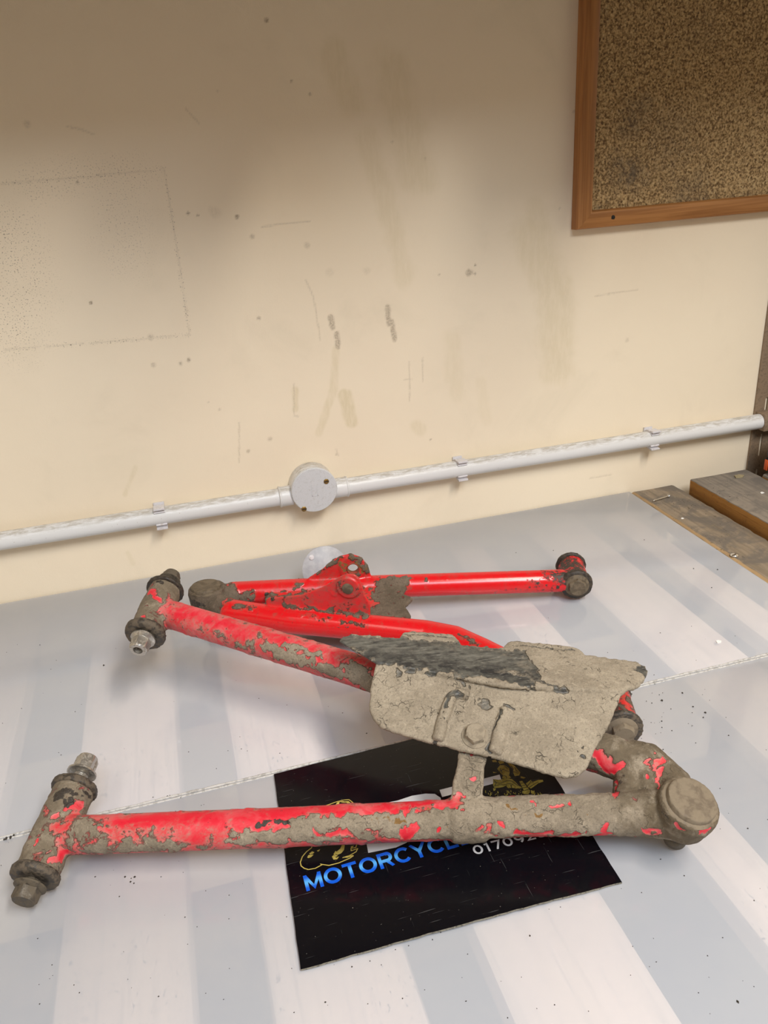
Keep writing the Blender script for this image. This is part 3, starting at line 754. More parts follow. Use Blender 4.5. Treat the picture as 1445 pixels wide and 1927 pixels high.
text_mesh('MOTORCYCLES', a, b-a, hM, .20, M_BLUE, 'letter', 'blue printed letter %s')
a = P(894, 1611, Z2); b = P(1052, 1568, Z2); hN = (P(889, 1594, Z2)-a).length
text_mesh('01709230', a, b-a, hN, .17, M_SILV, 'digit', 'white printed digit %s', .16)
bm = bmesh.new()   # big white initials: D, then the bar of a T
flat_poly(bm, [(693, 1606), (677, 1521), (748, 1507), (775, 1498), (800, 1494), (818, 1494.5), (829, 1502), (832, 1520), (815, 1545), (790, 1570), (765, 1587), (745, 1596)])
flat_poly(bm, [(827, 1487), (940, 1458), (944, 1471), (832, 1500.5)]); flat_poly(bm, [(868, 1489), (896, 1482), (912, 1552), (884, 1560)])
o = from_bm('initials', bm, M_SILV, sign, smooth=False); o['label'] = 'large white initials half hidden by the arm'
X3 = lambda L: [(540+x/6.568, 1480+y/6.568) for x, y in L]
bm = bmesh.new()
flat_line(bm, X3([(310, 700), (305, 760), (240, 810), (190, 870), (165, 940), (175, 985), (215, 1015), (265, 1030), (350, 1015), (440, 968), (520, 980), (640, 950), (780, 890), (820, 862), (760, 862), (690, 885)]), .0008)
flat_line(bm, X3([(870, 700), (850, 760), (790, 770), (795, 800), (875, 772), (855, 812), (770, 860)]), .0008)
LOW = [[(590, 830), (660, 770), (690, 700), (715, 730), (705, 790), (670, 830), (620, 850)], [(555, 870), (580, 850), (605, 885), (645, 870), (620, 905), (575, 908)],
       [(575, 840), (600, 800), (615, 810), (600, 850), (630, 860), (600, 875)], [(275, 830), (310, 805), (340, 815), (320, 835), (285, 845)], [(250, 880), (265, 850), (330, 845), (300, 875), (265, 888)],
       [(370, 795), (410, 780), (395, 805), (378, 808)], [(790, 745), (830, 735), (810, 760), (790, 765)], [(405, 958), (435, 960), (425, 972)], [(690, 885), (740, 870), (815, 852), (800, 868), (750, 885)]]
o = from_bm('rider_outline', bm, M_YEL, sign, smooth=False); o['label'] = 'pale yellow outline of a crouching rider'
for L in LOW:
    bm = bmesh.new(); flat_poly(bm, X3(L)); from_bm('drawing_patch', bm, M_YEL, sign, smooth=False)
bm = bmesh.new(); flat_line(bm, X3([(440, 250), (520, 225), (600, 195), (700, 170), (765, 165), (800, 190), (850, 240)]), .0008)
from_bm('helmet_outline', bm, M_YEL, sign, smooth=False)
for L in ([(590, 240), (620, 200), (650, 190), (640, 235)], [(700, 190), (760, 183), (810, 225), (790, 240), (745, 205)], [(640, 190), (700, 185), (740, 200), (690, 200)]):
    bm = bmesh.new(); flat_poly(bm, X3(L)); from_bm('drawing_patch', bm, M_YEL, sign, smooth=False)
X4 = lambda L: [(880+x/7.225, 1400+y/7.225) for x, y in L]
bm = bmesh.new()
for L in ([(345, 480), (420, 490), (470, 480), (540, 470), (600, 480), (650, 520), (690, 570), (740, 600), (700, 610), (640, 570), (600, 560), (540, 560), (480, 590), (420, 600), (360, 600), (345, 560)],
          [(530, 250), (590, 270), (640, 300), (680, 350), (715, 390), (700, 430), (640, 440), (620, 400), (610, 340), (570, 300)],
          [(440, 290), (500, 290), (560, 330), (570, 390), (560, 440), (500, 450), (470, 420), (430, 380), (400, 340)],
          [(480, 420), (560, 430), (590, 460), (520, 480), (470, 470)],
          [(790, 540), (860, 490), (880, 520), (960, 490), (1020, 490), (1030, 515), (960, 535), (930, 560), (860, 610), (820, 590)],
          [(700, 510), (740, 505), (850, 640), (830, 680), (780, 670)], [(740, 640), (820, 650), (820, 685), (760, 685)], [(860, 630), (905, 650), (890, 675), (860, 670)],
          [(540, 560), (580, 555), (590, 600), (550, 605), (525, 580)], [(595, 560), (640, 575), (640, 605), (600, 600)], [(720, 440), (790, 460), (760, 475), (720, 465)],
          [(330, 225), (380, 215), (400, 250), (340, 250)], [(410, 240), (470, 225), (500, 260), (440, 280)], [(340, 380), (400, 390), (350, 400)], [(640, 580), (720, 580), (720, 600), (650, 610)],
          [(345, 605), (385, 610), (370, 640), (350, 640)]):
    flat_poly(bm, X4(L))
rnd = random.Random(8)
for k in range(60):
    x = 225+rnd.random()*800; y = 625+rnd.random()*70; wd = 3+rnd.random()*7; h = 6+rnd.random()*26; flat_poly(bm, X4([(x, y), (x+wd, y-3), (x+wd+4, y+h), (x+2, y+h)]))
o = from_bm('crest_drawing', bm, M_YELD, sign, smooth=False); o['label'] = 'dark yellow crest drawing of a cloaked figure'
bm = bmesh.new()
for L in ([(350, 520), (440, 540), (540, 500), (600, 510), (680, 570)], [(360, 580), (430, 560), (500, 560), (560, 540), (620, 560)], [(430, 380), (480, 350), (560, 380)], [(440, 340), (470, 400)],
          [(590, 300), (620, 340), (600, 420)], [(640, 320), (660, 370), (690, 380)], [(620, 380), (690, 400)], [(480, 430), (520, 440), (530, 475)], [(800, 590), (850, 530), (900, 530)], [(830, 600), (900, 550), (960, 520)],
          [(720, 540), (770, 530)], [(740, 570), (790, 560)], [(750, 600), (815, 590)], [(770, 640), (830, 620)], [(350, 490), (390, 530), (370, 570)], [(880, 490), (850, 520)], [(500, 300), (540, 340)]):
    flat_line(bm, X4(L), .0006, .0002)
from_bm('crest_outlines', bm, mat_simple('black_print', (.004, .004, .004), .3), sign, smooth=False)

# ================================================================== FRONT ARM
arm1 = empty('suspension_arm', (.1, -.45, 0), 'muddy red suspension arm in front, with the grey mud-caked guard and silver nuts', 'suspension arm')
LLc = P(106, 1560, .0300); ULc = P(293, 1150, .088); AX = (ULc-LLc).normalized()          # pivot axis of both bushings
R1 = .0147
tf = [P(99, 1573, .0298), P(500, 1558, .0318), P(821, 1543.5, .034), P(1000, 1536, .0355), P(1195, 1531, .037)]
t2 = [P(300, 1150, .088), P(693, 1268, .075), P(1170, 1430, .050)]
AP = P(1304, 1503, .062)                                                                    # ball-joint cap centre
ST = P(1269, 1582, .005)
capn = ((AP-ST).normalized()*.75+Vector((.12, -.12, .25))).normalized()
apc = AP-capn*.0146
gn_o = P(893, 1388, .079)                                                                   # guard bolt on the guard's lower face
F0, F1 = P(712, 1243, .113), P(1185, 1302, .088)
nL = (F1-F0).cross(gn_o-F0).normalized()
if nL.z < 0: nL = -nL
nU = Matrix.Rotation(math.radians(-27), 3, (F1-F0).normalized()) @ nL
def T1a(g): tube_bm(g, tf, [R1]*4+[R1*1.03])
def T1b(g): tube_bm(g, t2, [.0143, .0150, .0165])
def SL(c, L0, L1, r=.0163):
    return lambda g: tube_bm(g, [c-AX*L0, c+AX*L1], r, 40)
kb = [lambda g: tube_bm(g, [P(1165, 1532, .037), P(1225, 1530, .038), apc-capn*.011], [.0150, .0165, .0165], 28),
      lambda g: tube_bm(g, [P(1165, 1428, .050), P(1215, 1440, .047), P(1262, 1482, .040), apc-capn*.009], [.0160, .0175, .0165, .016], 28),
      lambda g: tube_bm(g, [P(1182, 1520, .037), P(1186, 1450, .046)], [.0115, .0115], 24),
      lambda g: tube_bm(g, [P(1225, 1500, .036), P(1215, 1450, .044)], [.017, .017], 24),
      lambda g: lathe_bm(g, apc-capn*.020, capn, [(0, .012), (.006, .0195), (.022, .0215), (.0285, .0210)], 48)]
tab0 = PL(884, 1540, F0, nL)
def TAB(g):
    zt = .0475; pts = [P(850, 1512, zt), P(853, 1480, .055), P(862, 1440, .066), P(866, 1395, .0735), P(912, 1395, .0735), P(914, 1430, .066), P(909, 1445, .063), P(908, 1480, .056), P(904, 1512, zt)]
    n = (pts[-1]-pts[0]).cross(pts[3]-pts[0]).normalized(); prism_bm(g, pts, n*.004)
def TABW(g):   # the strap part wrapped over the tube
    c = P(881, 1541, .0345); d = (tf[3]-tf[1]).normalized()
    tube_bm(g, [c-d*.0125, c+d*.0125], R1+.0022, 40)
def att1(p, g, hit, nor):
    n = len(p); mud = np.full(n, .38); gri = np.zeros(n); rust = np.zeros(n); dust = np.full(n, .75)
    mud = nor @ np.array([.40, .36, .64, .66, .93, .9])
    paint(p, hit, mud, [
        (1110, 1395, 1180, 1450, 46, .80), (200, 1548, 880, 1522, 19, .16), (150, 1560, 185, 1560, 22, .6), (420, 1541, 830, 1524, 20, .10), (165, 1590, 330, 1595, 16, .60), (430, 1578, 640, 1572, 10, .66), (560, 1552, 780, 1545, 13, .92), (640, 1572, 860, 1570, 9, .6),
        (190, 1565, 430, 1562, 8, .40), (760, 1548, 870, 1552, 26, .85), (480, 1572, 560, 1580, 8, .7), (590, 1566, 655, 1566, 5, .1), (640, 1586, 740, 1586, 6, .22), (760, 1575, 778, 1560, 9, .05), (735, 1526, 770, 1524, 10, .12), (795, 1528, 800, 1528, 8, .15),
        (828, 1521, 831, 1521, 10, .02), (822, 1562, 824, 1562, 5, .1), (912, 1535, 1165, 1530, 40, .98), (940, 1550, 946, 1553, 5, .1), (975, 1568, 1035, 1566, 8, .06), (1000, 1512, 1004, 1514, 4, .1), (1035, 1518, 1060, 1515, 4, .2),
        (1140, 1563, 1180, 1572, 10, .0), (1125, 1572, 1150, 1573, 7, .0), (1065, 1572, 1100, 1562, 5, .15), (1072, 1512, 1074, 1513, 4, .1),
        (905, 1560, 935, 1570, 8, .5),
        # left lower bushing sleeve
        (128, 1518, 152, 1512, 6, .0), (98, 1538, 112, 1525, 4, .1), (70, 1586, 71, 1580, 3, .0), (93, 1620, 100, 1615, 4, .1), (112, 1550, 112, 1560, 8, .35), (105, 1620, 120, 1605, 6, .15),
        # rear tube
        (345, 1150, 470, 1192, 17, .14), (400, 1195, 480, 1218, 12, .45), (470, 1180, 560, 1215, 10, .2), (500, 1218, 640, 1268, 11, .72), (540, 1212, 600, 1235, 7, .8), (620, 1210, 705, 1245, 8, .15), (600, 1240, 650, 1250, 7, .3), (660, 1262, 700, 1290, 16, .85), (650, 1272, 700, 1284, 8, .8),
        (560, 1210, 620, 1222, 7, .2), (445, 1210, 455, 1216, 6, .8),
        (285, 1115, 300, 1128, 9, .15), (270, 1160, 272, 1165, 4, .2), (318, 1142, 320, 1144, 4, .1),
        # ball joint end
        (1120, 1418, 1150, 1440, 12, .15), (1140, 1445, 1168, 1440, 8, .0), (1128, 1440, 1140, 1445, 7, .0), (1225, 1438, 1248, 1432, 9, .25), (1240, 1452, 1236, 1482, 5, .25), (1215, 1460, 1218, 1462, 4, .1), (1275, 1560, 1335, 1560, 6, .0), (1213, 1562, 1235, 1566, 8, .05), (1158, 1478, 1160, 1500, 5, .2),
        (868, 1415, 905, 1415, 5, .3), (890, 1467, 894, 1470, 4, .05), (861, 1494, 875, 1500, 3, .1)], 2350.)
    paint(p, hit, gri, [(105, 1498, 130, 1512, 9, .85), (118, 1490, 165, 1500, 7, .7), (55, 1625, 110, 1640, 8, .5), (80, 1600, 75, 1615, 8, .45), (300, 1095, 345, 1115, 10, .62), (258, 1180, 300, 1195, 9, .6), (260, 1150, 285, 1165, 10, .35), (330, 1165, 345, 1170, 8, .45),
        (485, 1549, 545, 1548, 4, .8), (1165, 1480, 1172, 1460, 4, .6), (1210, 1400, 1245, 1412, 6, .5), (1255, 1500, 1262, 1540, 5, .5), (1190, 1470, 1230, 1520, 16, .35), (405, 1190, 408, 1192, 6, .4), (512, 1208, 514, 1210, 4, .5), (420, 1555, 424, 1558, 4, .5)], 2350.)
    paint(p, hit, rust, [(745, 1548, 760, 1545, 5, .7), (590, 1550, 640, 1548, 5, .45), (690, 1545, 740, 1542, 7, .5), (800, 1532, 806, 1526, 4, .6), (955, 1518, 975, 1522, 4, .8), (985, 1528, 1012, 1532, 5, .75), (1092, 1532, 1096, 1534, 5, .6), (838, 1555, 840, 1560, 4, .5)], 2350.)
    paint(p, hit, dust, [(150, 1545, 640, 1530, 16, .45), (340, 1155, 520, 1205, 14, .5)], 2350.)
    # loose mud gathers where shapes meet on the ball joint
    damp = nor @ np.array([.05, .1, .55, .75, 1.0, .05])
    paint(p, hit, damp, [(1110, 1395, 1200, 1450, 46, .9), (150, 1575, 250, 1580, 20, .3)], 2350.)
    return dict(mud=mud, grime=gri, rust=rust, dust=dust, damp=damp)
weld([('tube', [T1a]), ('tube', [T1b]), ('bushing_sleeve', [SL(LLc, .036, .034)]), ('bushing_sleeve', [SL(ULc, .029, .030, .0165)]), ('ball_joint_housing', kb), ('guard_bracket', [TAB, TABW])],
     .0011, att1, M_FRONT, arm1)

def seal(c, d, r, t, mat, seed, parent, label=None, name='dust_seal'):
    rnd = random.Random(seed); bm = bmesh.new()
    lathe_bm(bm, c, d, [(0, r*.8), (.0003, r*.97), (t*.25, r), (t*.75, r*.99), (t, r*.93), (t+.0004, r*.6)], 56, jit=r*.05, rnd=rnd)
    o = from_bm(name, bm, mat, parent)
    if label: o['label'] = label
    return o
def hexbolt(c, d, rf, tf_, rh, th, mat, parent, name, label=None, hollow=False, lead=0, rs=.0062, mat_s=None, cup=False):
    """shank, flange and hexagon, from c along d"""
    d = Vector(d).normalized()
    s = None
    if lead:
        bm = bmesh.new(); pr = []; n = int(lead/.0012)
        for k in range(n*2+1): pr.append((lead*k/(n*2), rs*(1.0 if k % 2 else .9)))
        lathe_bm(bm, c, d, pr, 28); s = from_bm('bolt_shank', bm, mat_s or M_STEEL, parent, angle=60); s['label'] = 'threaded bolt shank'
    c = Vector(c)+d*lead; bm = bmesh.new()
    lathe_bm(bm, c, d, [(0, rf*.9), (.0006, rf), (tf_*.55, rf), (tf_, rf*.80), (tf_+.0005, rh*1.02)], 48)
    b2 = bmesh.new()
    if hollow: prof = [(tf_*.6, rh*1.08), (tf_+th*.75, rh*1.04), (tf_+th*.9, rh*.98), (tf_+th, rh*.86), (tf_+th, rh*.52), (tf_+th*.5, rh*.5)]; sd = (0, 1)
    else: prof = [(tf_*.6, rh*1.1), (tf_+th*.82, rh*1.1), (tf_+th, rh*.93)] + ([(tf_+th, rh*.70), (tf_+th*.7, rh*.62)] if cup else []); sd = (0, 1)
    lathe_bm(bm, c, d, prof, 48, sides=sd); b2.free()
    o = from_bm(name, bm, mat, parent, angle=38)
    if s: s.parent = o; s.matrix_parent_inverse = Matrix.Identity(4)
    if label: o['label'] = label
    return o
# lower left bushing
seal(LLc+AX*.033, AX, .0190, .0065, M_RUBBER, 1, arm1); seal(LLc-AX*.035, -AX, .0190, .0065, M_RUBBER, 2, arm1)
hexbolt(LLc+AX*.036, AX, .0125, .0040, .0086, .0125, M_STEEL, arm1, 'nut', 'pale zinc flange nut', False, .0135, .0060)
hexbolt(LLc-AX*.038, -AX, .0125, .0034, .0090, .0095, M_STEELD, arm1, 'bolt_head', 'dark flanged bolt head', False, .0075, .0065, M_STEELD)
# upper left bushing
seal(ULc+AX*.029, AX, .0200, .0055, M_RUBBERD, 3, arm1); seal(ULc-AX*.028, -AX, .0205, .0075, M_RUBBER, 4, arm1)
hexbolt(ULc+AX*.032, AX, .0118, .0034, .0088, .0085, M_STEELD, arm1, 'bolt_head', 'dark flanged bolt head', False, .0125, .0060, M_STEEL, True)
hexbolt(ULc-AX*.0355, -AX, .0125, .0040, .0092, .0125, M_STEEL, arm1, 'nut', 'shiny worn flange nut with an open end', True, .002)
# ball joint cap, boot, stud
bm = bmesh.new(); lathe_bm(bm, apc+capn*.0075, capn, [(0, .0205), (.0012, .0208), (.0020, .0200), (.0024, .0188), (.0026, .0182), (.0060, .0180), (.0069, .0174), (.0071, .0160), (.0066, .0060)], 64, jit=.0005, rnd=random.Random(5))
o = from_bm('ball_joint_cap', bm, M_MUDCAP, arm1, angle=50); o['label'] = 'round mud-coated ball joint cap'
sd_ = (ST-(apc-capn*.014)); sb = apc-capn*.014; Ls = sd_.length
bm = bmesh.new(); lathe_bm(bm, sb, sd_.normalized(), [(0, .0130), (Ls*.35, .0125), (Ls*.40, .0095), (Ls*.60, .0088), (Ls*.62, .0094), (Ls*.80, .0094), (Ls*.82, .0086), (Ls*.95, .0084), (Ls*1.0, .0070)], 36)
from_bm('ball_stud', bm, M_STEELD, arm1, angle=50)

# guard
def g_attr(p, g, hit, nor):
    n = len(p); mud = np.full(n, .86); gri = np.zeros(n); dust = np.full(n, .35)
    paint(p, hit, mud, [(740, 1225, 960, 1250, 26, .05), (700, 1225, 900, 1252, 22, .05), (860, 1240, 975, 1262, 16, .1), (690, 1215, 800, 1240, 20, .1), (800, 1256, 1010, 1288, 8, .05), (645, 1205, 740, 1218, 26, .12), (740, 1214, 965, 1240, 27, .08), (800, 1212, 860, 1215, 12, .25), (720, 1240, 900, 1262, 14, -.05), (760, 1242, 860, 1254, 10, -.3), (845, 1252, 905, 1266, 18, -.2), (900, 1264, 1000, 1284, 9, -.05), (960, 1235, 1000, 1260, 16, .2), (985, 1225, 1000, 1262, 5, .3), (990, 1255, 1005, 1275, 14, .25), (1000, 1280, 1065, 1300, 5, .30),
        (752, 1268, 776, 1262, 9, .30), (860, 1270, 870, 1290, 8, .3), (820, 1400, 846, 1316, 4, .05), (845, 1310, 870, 1308, 6, .25), (921, 1422, 942, 1340, 4, .0), (950, 1330, 965, 1333, 4, .3), (905, 1322, 918, 1330, 7, .35), (1206, 1256, 1212, 1268, 10, -.1), (1093, 1412, 1095, 1425, 6, .25), (965, 1215, 1080, 1225, 3, .4), (765, 1194, 850, 1200, 3, .35)], 2300.)
    paint(p, hit, dust, [(650, 1205, 980, 1245, 18, .95), (760, 1245, 1000, 1275, 8, .0)], 2300.)
    return dict(mud=mud, grime=gri, rust=gri*0, dust=dust, damp=gri*0)
lowp = [(712, 1241), (706, 1262), (699, 1300), (697, 1335), (703, 1352), (718, 1369), (760, 1383), (820, 1400), (868, 1412), (925, 1424), (985, 1440), (1040, 1458), (1062, 1463), (1084, 1460), (1102, 1446), (1116, 1412), (1140, 1372), (1156, 1335), (1166, 1312), (1178, 1298)]
upp = [(708, 1248), (638, 1207), (646, 1200), (662, 1197), (752, 1203), (760, 1194), (775, 1192), (850, 1198), (860, 1206), (867, 1216), (948, 1223), (956, 1213), (968, 1210), (1078, 1221), (1090, 1227), (1099, 1236), (1195, 1249), (1212, 1255), (1217, 1263), (1214, 1274), (1202, 1290), (1192, 1295), (1176, 1298), (1160, 1304), (950, 1292)]
TG = .0034
lowP = [PL(x, y, F0, nL) for x, y in lowp]; upP = [PL(x, y, F0, nU) for x, y in upp]
def G1(g): prism_bm(g, lowP, nL*TG)
def G2(g): prism_bm(g, upP, nU*TG)
def rib(pts, h, r):
    q = [PL(x, y, F0, nL)+nL*h for x, y in pts]
    return lambda g: tube_bm(g, q, r, 16)
def padf(g):
    q = [PL(x, y, F0, nL)+nL*.0028 for x, y in [(846, 1314), (866, 1306), (920, 1322), (946, 1338), (925, 1420), (868, 1410), (822, 1398)]]; prism_bm(g, q, nL*.0035)
weld([('guard', [G1, G2, rib([(823, 1396), (834, 1355), (848, 1316), (862, 1309), (880, 1312)], .0036, .0038), rib([(928, 1418), (938, 1375), (949, 1338)], .0038, .0034), rib([(934, 1421), (945, 1378), (960, 1341)], .0022, .0034)])],
     .00105, g_attr, M_GUARD, arm1, disp=.0013, base_it=4)
for o in arm1.children:
    if o.name.startswith('guard') and not o.name.startswith('guard_b'): o['label'] = 'black plastic guard plate caked with dried grey mud'
M_MUDG = mat_dirty('dried_grey_mud', (.22, .18, .13), (.33, .275, .20), .7, .85, 0, 160, .0009)
hexbolt(gn_o+nL*.0022, nL, .0105, .0024, .0078, .0052, M_MUDG, arm1, 'guard_bolt', 'muddy hexagon bolt on the guard')

# ================================================================== REAR ARM
arm2 = empty('suspension_arm', (.2, -.25, 0), 'cleaner bright red suspension arm behind, lying against the wall side with a shock bracket', 'suspension arm')
FRc = P(1079, 1082, .0225); NRc = P(1161, 1343, .0225); AX2 = (FRc-NRc).normalized()
A2 = P(388, 1109, .058)
ta = [P(432, 1117, .044), P(700, 1104, .037), P(1074, 1092, .0225)]
tb = [P(425, 1150, .046), P(546, 1168, .042), P(700, 1182, .038), P(800, 1192, .035), P(855, 1203, .034), P(905, 1226, .032), P(960, 1255, .030), P(1030, 1283, .027), P(1100, 1308, .024), P(1150, 1335, .0225)]
R2 = .0136
Zup = Vector((0, 0, 1))
def earplane(a, b):
    d = (b-a); d.z = 0; n = d.cross(Zup).normalized(); return a, n
fo, fn = earplane(tb[0], tb[3]); bo, bn = earplane(ta[0], ta[2])
ear_f = [(500, 1131), (504, 1125), (567, 1119), (608, 1104), (630, 1091), (640, 1085), (654, 1079), (668, 1081), (676, 1089), (681, 1102), (686, 1118), (697, 1138), (696, 1160), (684, 1172), (650, 1172), (546, 1152), (504, 1142)]
ear_b = [(470, 1105), (520, 1108), (546, 1101), (574, 1091), (605, 1072), (626, 1054), (640, 1046), (660, 1042), (680, 1049), (691, 1063), (697, 1082), (712, 1090), (720, 1112), (600, 1122), (480, 1118)]
efP = [PL(x, y, fo, fn) for x, y in ear_f]; ebP = [PL(x, y, bo, bn) for x, y in ear_b]
gz = .040
gus = [P(700, 1092, gz), P(776, 1086, gz), P(757, 1120, gz), P(776, 1128, gz), P(762, 1143, gz), P(773, 1162, gz), P(750, 1170, gz), P(680, 1168, gz)]
flo = [P(500, 1108, .045), P(700, 1095, .041), P(700, 1170, .041), P(500, 1150, .045)]
hb = PL(664, 1068, bo, bn); hf = PL(656, 1104, fo, fn)
k2 = [lambda g: lathe_bm(g, A2-Zup*.027, (.03, .05, 1), [(0, .013), (.006, .0195), (.022, .0212), (.0285, .0205)], 48),
      lambda g: tube_bm(g, [A2-Zup*.016, P(445, 1117, .044)], [.0145, .0140], 24), lambda g: tube_bm(g, [A2-Zup*.016, P(436, 1152, .045)], [.0145, .0143], 24)]
def sl2(c, a, b): return lambda g: tube_bm(g, [c-AX2*a, c+AX2*b], .0160, 36)
def bossf(g): lathe_bm(g, hf-fn*.004, fn, [(0, .0125), (.008, .0125)], 32)
def bossb(g): lathe_bm(g, hb-bn*.003, bn, [(0, .0155), (.006, .0155)], 32)
def att2(p, g, hit, nor):
    n = len(p); mud = np.full(n, .14); gri = np.zeros(n); rust = np.zeros(n); dust = np.full(n, .15)
    mud = nor @ np.array([.14, .14, .14, .5, .80, .30, .35, .66]); gri = nor @ np.array([0, 0, .5, 0, 0, 0, 0, 0]); dust = nor @ np.array([.12, .12, .15, .15, .15, .6, .5, .5])
    paint(p, hit, mud, [(455, 1103, 500, 1106, 8, .1), (430, 1120, 470, 1125, 12, .62), (440, 1140, 480, 1140, 6, .5), (540, 1140, 690, 1160, 5, .62), (510, 1128, 690, 1110, 3, .6), (640, 1085, 672, 1083, 4, .8), (560, 1098, 640, 1050, 4, .85), (660, 1046, 690, 1070, 6, .75), (505, 1122, 560, 1105, 4, .6),
        (715, 1095, 768, 1090, 9, .9), (745, 1100, 750, 1120, 10, .7), (715, 1145, 765, 1155, 10, .75), (690, 1120, 705, 1140, 7, .4), (690, 1110, 695, 1120, 4, .05), (670, 1130, 700, 1133, 6, .05), (600, 1120, 640, 1125, 8, .1), (640, 1085, 650, 1100, 5, .2),
        (570, 1158, 620, 1165, 4, .45), (640, 1170, 690, 1177, 4, .55), (860, 1196, 900, 1212, 5, .5), (798, 1087, 800, 1091, 3, .9), (1150, 1300, 1175, 1320, 8, .3), (1160, 1300, 1180, 1330, 6, .35)], 1600.)
    paint(p, hit, gri, [(1000, 1100, 1050, 1105, 10, .45), (1030, 1080, 1062, 1085, 14, .55), (1060, 1060, 1085, 1075, 18, .62), (1070, 1095, 1090, 1100, 14, .62), (930, 1113, 1010, 1108, 4, .45), (648, 1178, 651, 1182, 3.5, 1.2), (622, 1184, 640, 1180, 2, .55), (600, 1166, 602, 1168, 2, .7), (360, 1130, 385, 1145, 10, .6), (500, 1118, 512, 1125, 4, .7), (1052, 1104, 1056, 1106, 4, 1.0)], 1600.)
    paint(p, hit, rust, [(640, 1060, 650, 1075, 6, .7), (670, 1060, 684, 1075, 6, .65), (655, 1050, 670, 1049, 4, .6), (460, 1130, 475, 1135, 5, .4)], 1600.)
    return dict(mud=mud, grime=gri, rust=rust, dust=dust, damp=dust*0)
weld([('tube', [lambda g: tube_bm(g, ta, [.0140, R2, R2])]), ('tube', [lambda g: tube_bm(g, tb, [.0143]*4+[.0145]*2+[.015]*4)]),
      ('bushing_sleeve', [sl2(FRc, .020, .022)]), ('bushing_sleeve', [sl2(NRc, .018, .026)]), ('ball_joint_housing', k2),
      ('shock_bracket', [lambda g: prism_bm(g, ebP, bn*.0032), bossb]), ('shock_bracket', [lambda g: prism_bm(g, efP, fn*.0032), bossf]), ('gusset_plate', [lambda g: prism_bm(g, gus, (0, 0, .004)), lambda g: prism_bm(g, flo, (0, 0, .003))])],
     .0011, att2, M_BACK, arm2, disp=.0009, blend=.004, holes=[(hb, bn, .0072, 5)])
# mounting eye and bolt of the shock bracket
bm = bmesh.new()
x_, y_, z_ = frame_of(bn); rr_ = []
for t_, r_ in ((-.0034, .0078), (-.0040, .0070), (-.0036, .0062), (.0036, .0062), (.0040, .0070), (.0034, .0078)):
    rr_.append([bm.verts.new(hb+z_*t_+(x_*math.cos(k*math.pi/20)+y_*math.sin(k*math.pi/20))*r_) for k in range(40)])
for a, b in zip(rr_, rr_[1:]+rr_[:1]):
    for i in range(40): bm.faces.new((a[i], a[(i+1) % 40], b[(i+1) % 40], b[i]))
o = from_bm('mounting_eye', bm, mat_dirty('rusty_red_eye', (.42, .03, .02), (.16, .08, .03), .55, .6), arm2, angle=50); o['label'] = 'rust-stained rim of the open mounting hole'
sg = 1 if fn.y < 0 else -1; bm = bmesh.new(); lathe_bm(bm, hf+fn*sg*.0022, fn*sg, [(0, .0062), (.0030, .0062), (.0036, .005)], 32)
o = from_bm('bracket_pin', bm, M_CAPD, arm2, angle=40); o['label'] = 'brown pin in the front bracket plate'
seal(FRc-AX2*.0195, -AX2, .0190, .0062, M_RUBBERD, 11, arm2); seal(FRc+AX2*.021, AX2, .0185, .0055, M_RUBBERD, 12, arm2)
seal(NRc-AX2*.0175, -AX2, .0190, .0055, M_RUBBER, 13, arm2); seal(NRc+AX2*.025, AX2, .0185, .0055, M_RUBBER, 14, arm2)
hexbolt(FRc-AX2*.024, -AX2, .0145, .0042, .0100, .005, M_CAPD, arm2, 'bolt_head', 'round brown bolt head at the far bushing')
hexbolt(FRc+AX2*.025, AX2, .0115, .003, .0080, .008, M_STEELD, arm2, 'nut')
hexbolt(NRc-AX2*.021, -AX2, .0140, .0040, .0095, .0065, M_MUDCAP, arm2, 'bolt_head', 'muddy hexagon bolt head at the near bushing')
hexbolt(NRc+AX2*.029, AX2, .0115, .003, .0080, .008, M_STEELD, arm2, 'nut')
bm = bmesh.new(); lathe_bm(bm, A2+Zup*-.0005, (.03, .05, 1), [(0, .0198), (.0014, .0200), (.0022, .0190), (.0028, .0172), (.0050, .0172), (.0058, .0165), (.0058, .012), (.0050, .006)], 60, jit=.0004, rnd=random.Random(6))
o = from_bm('ball_joint_cap', bm, M_CAPD, arm2, angle=50); o['label'] = 'round brown greasy ball joint cap'
bm = bmesh.new(); lathe_bm(bm, A2-Zup*.019, (0, 0, -1), [(0, .012), (.008, .0110), (.010, .0085), (.022, .0080), (A2.z-.0195, .0075)], 32); from_bm('ball_stud', bm, M_STEEL, arm2, angle=50)

# ================================================================== SMALL THINGS
def screw_at(p, d, L, r, label, head=True):
    t = empty('loose_screw', p, label, 'screw'); d = Vector(d).normalized()
    bm = bmesh.new(); pr = []
    for k in range(24): pr.append((L*k/24, r*(1 if k % 2 else .75)*(1-.3*k/24)))
    pr.append((L*1.05, r*.1)); lathe_bm(bm, p, d, pr, 14); from_bm('shank', bm, M_CHROME, t)
    bm = bmesh.new(); lathe_bm(bm, Vector(p)-d*.0018, d, [(0, r*1.9), (.0006, r*2.0), (.0022, r)], 18); from_bm('screw_head', bm, M_CHROME, t, angle=40)
a = P(1230, 942, .003); b = P(1257, 934, .0016); screw_at(b, a-b, (a-b).length, .0014, 'small silver screw lying on the weathered plank by the wall')
c = P(1382, 1043, .0012); bm = bmesh.new(); lathe_bm(bm, (c.x, c.y, -.0008), (0, 0, 1), [(0, .0055), (.001, .0055), (.0022, .0045), (.003, .002)], 28)
props(from_bm('screw_head', bm, M_CHROME, angle=50), 'shiny domed screw head in the weathered plank at the right edge', 'screw')
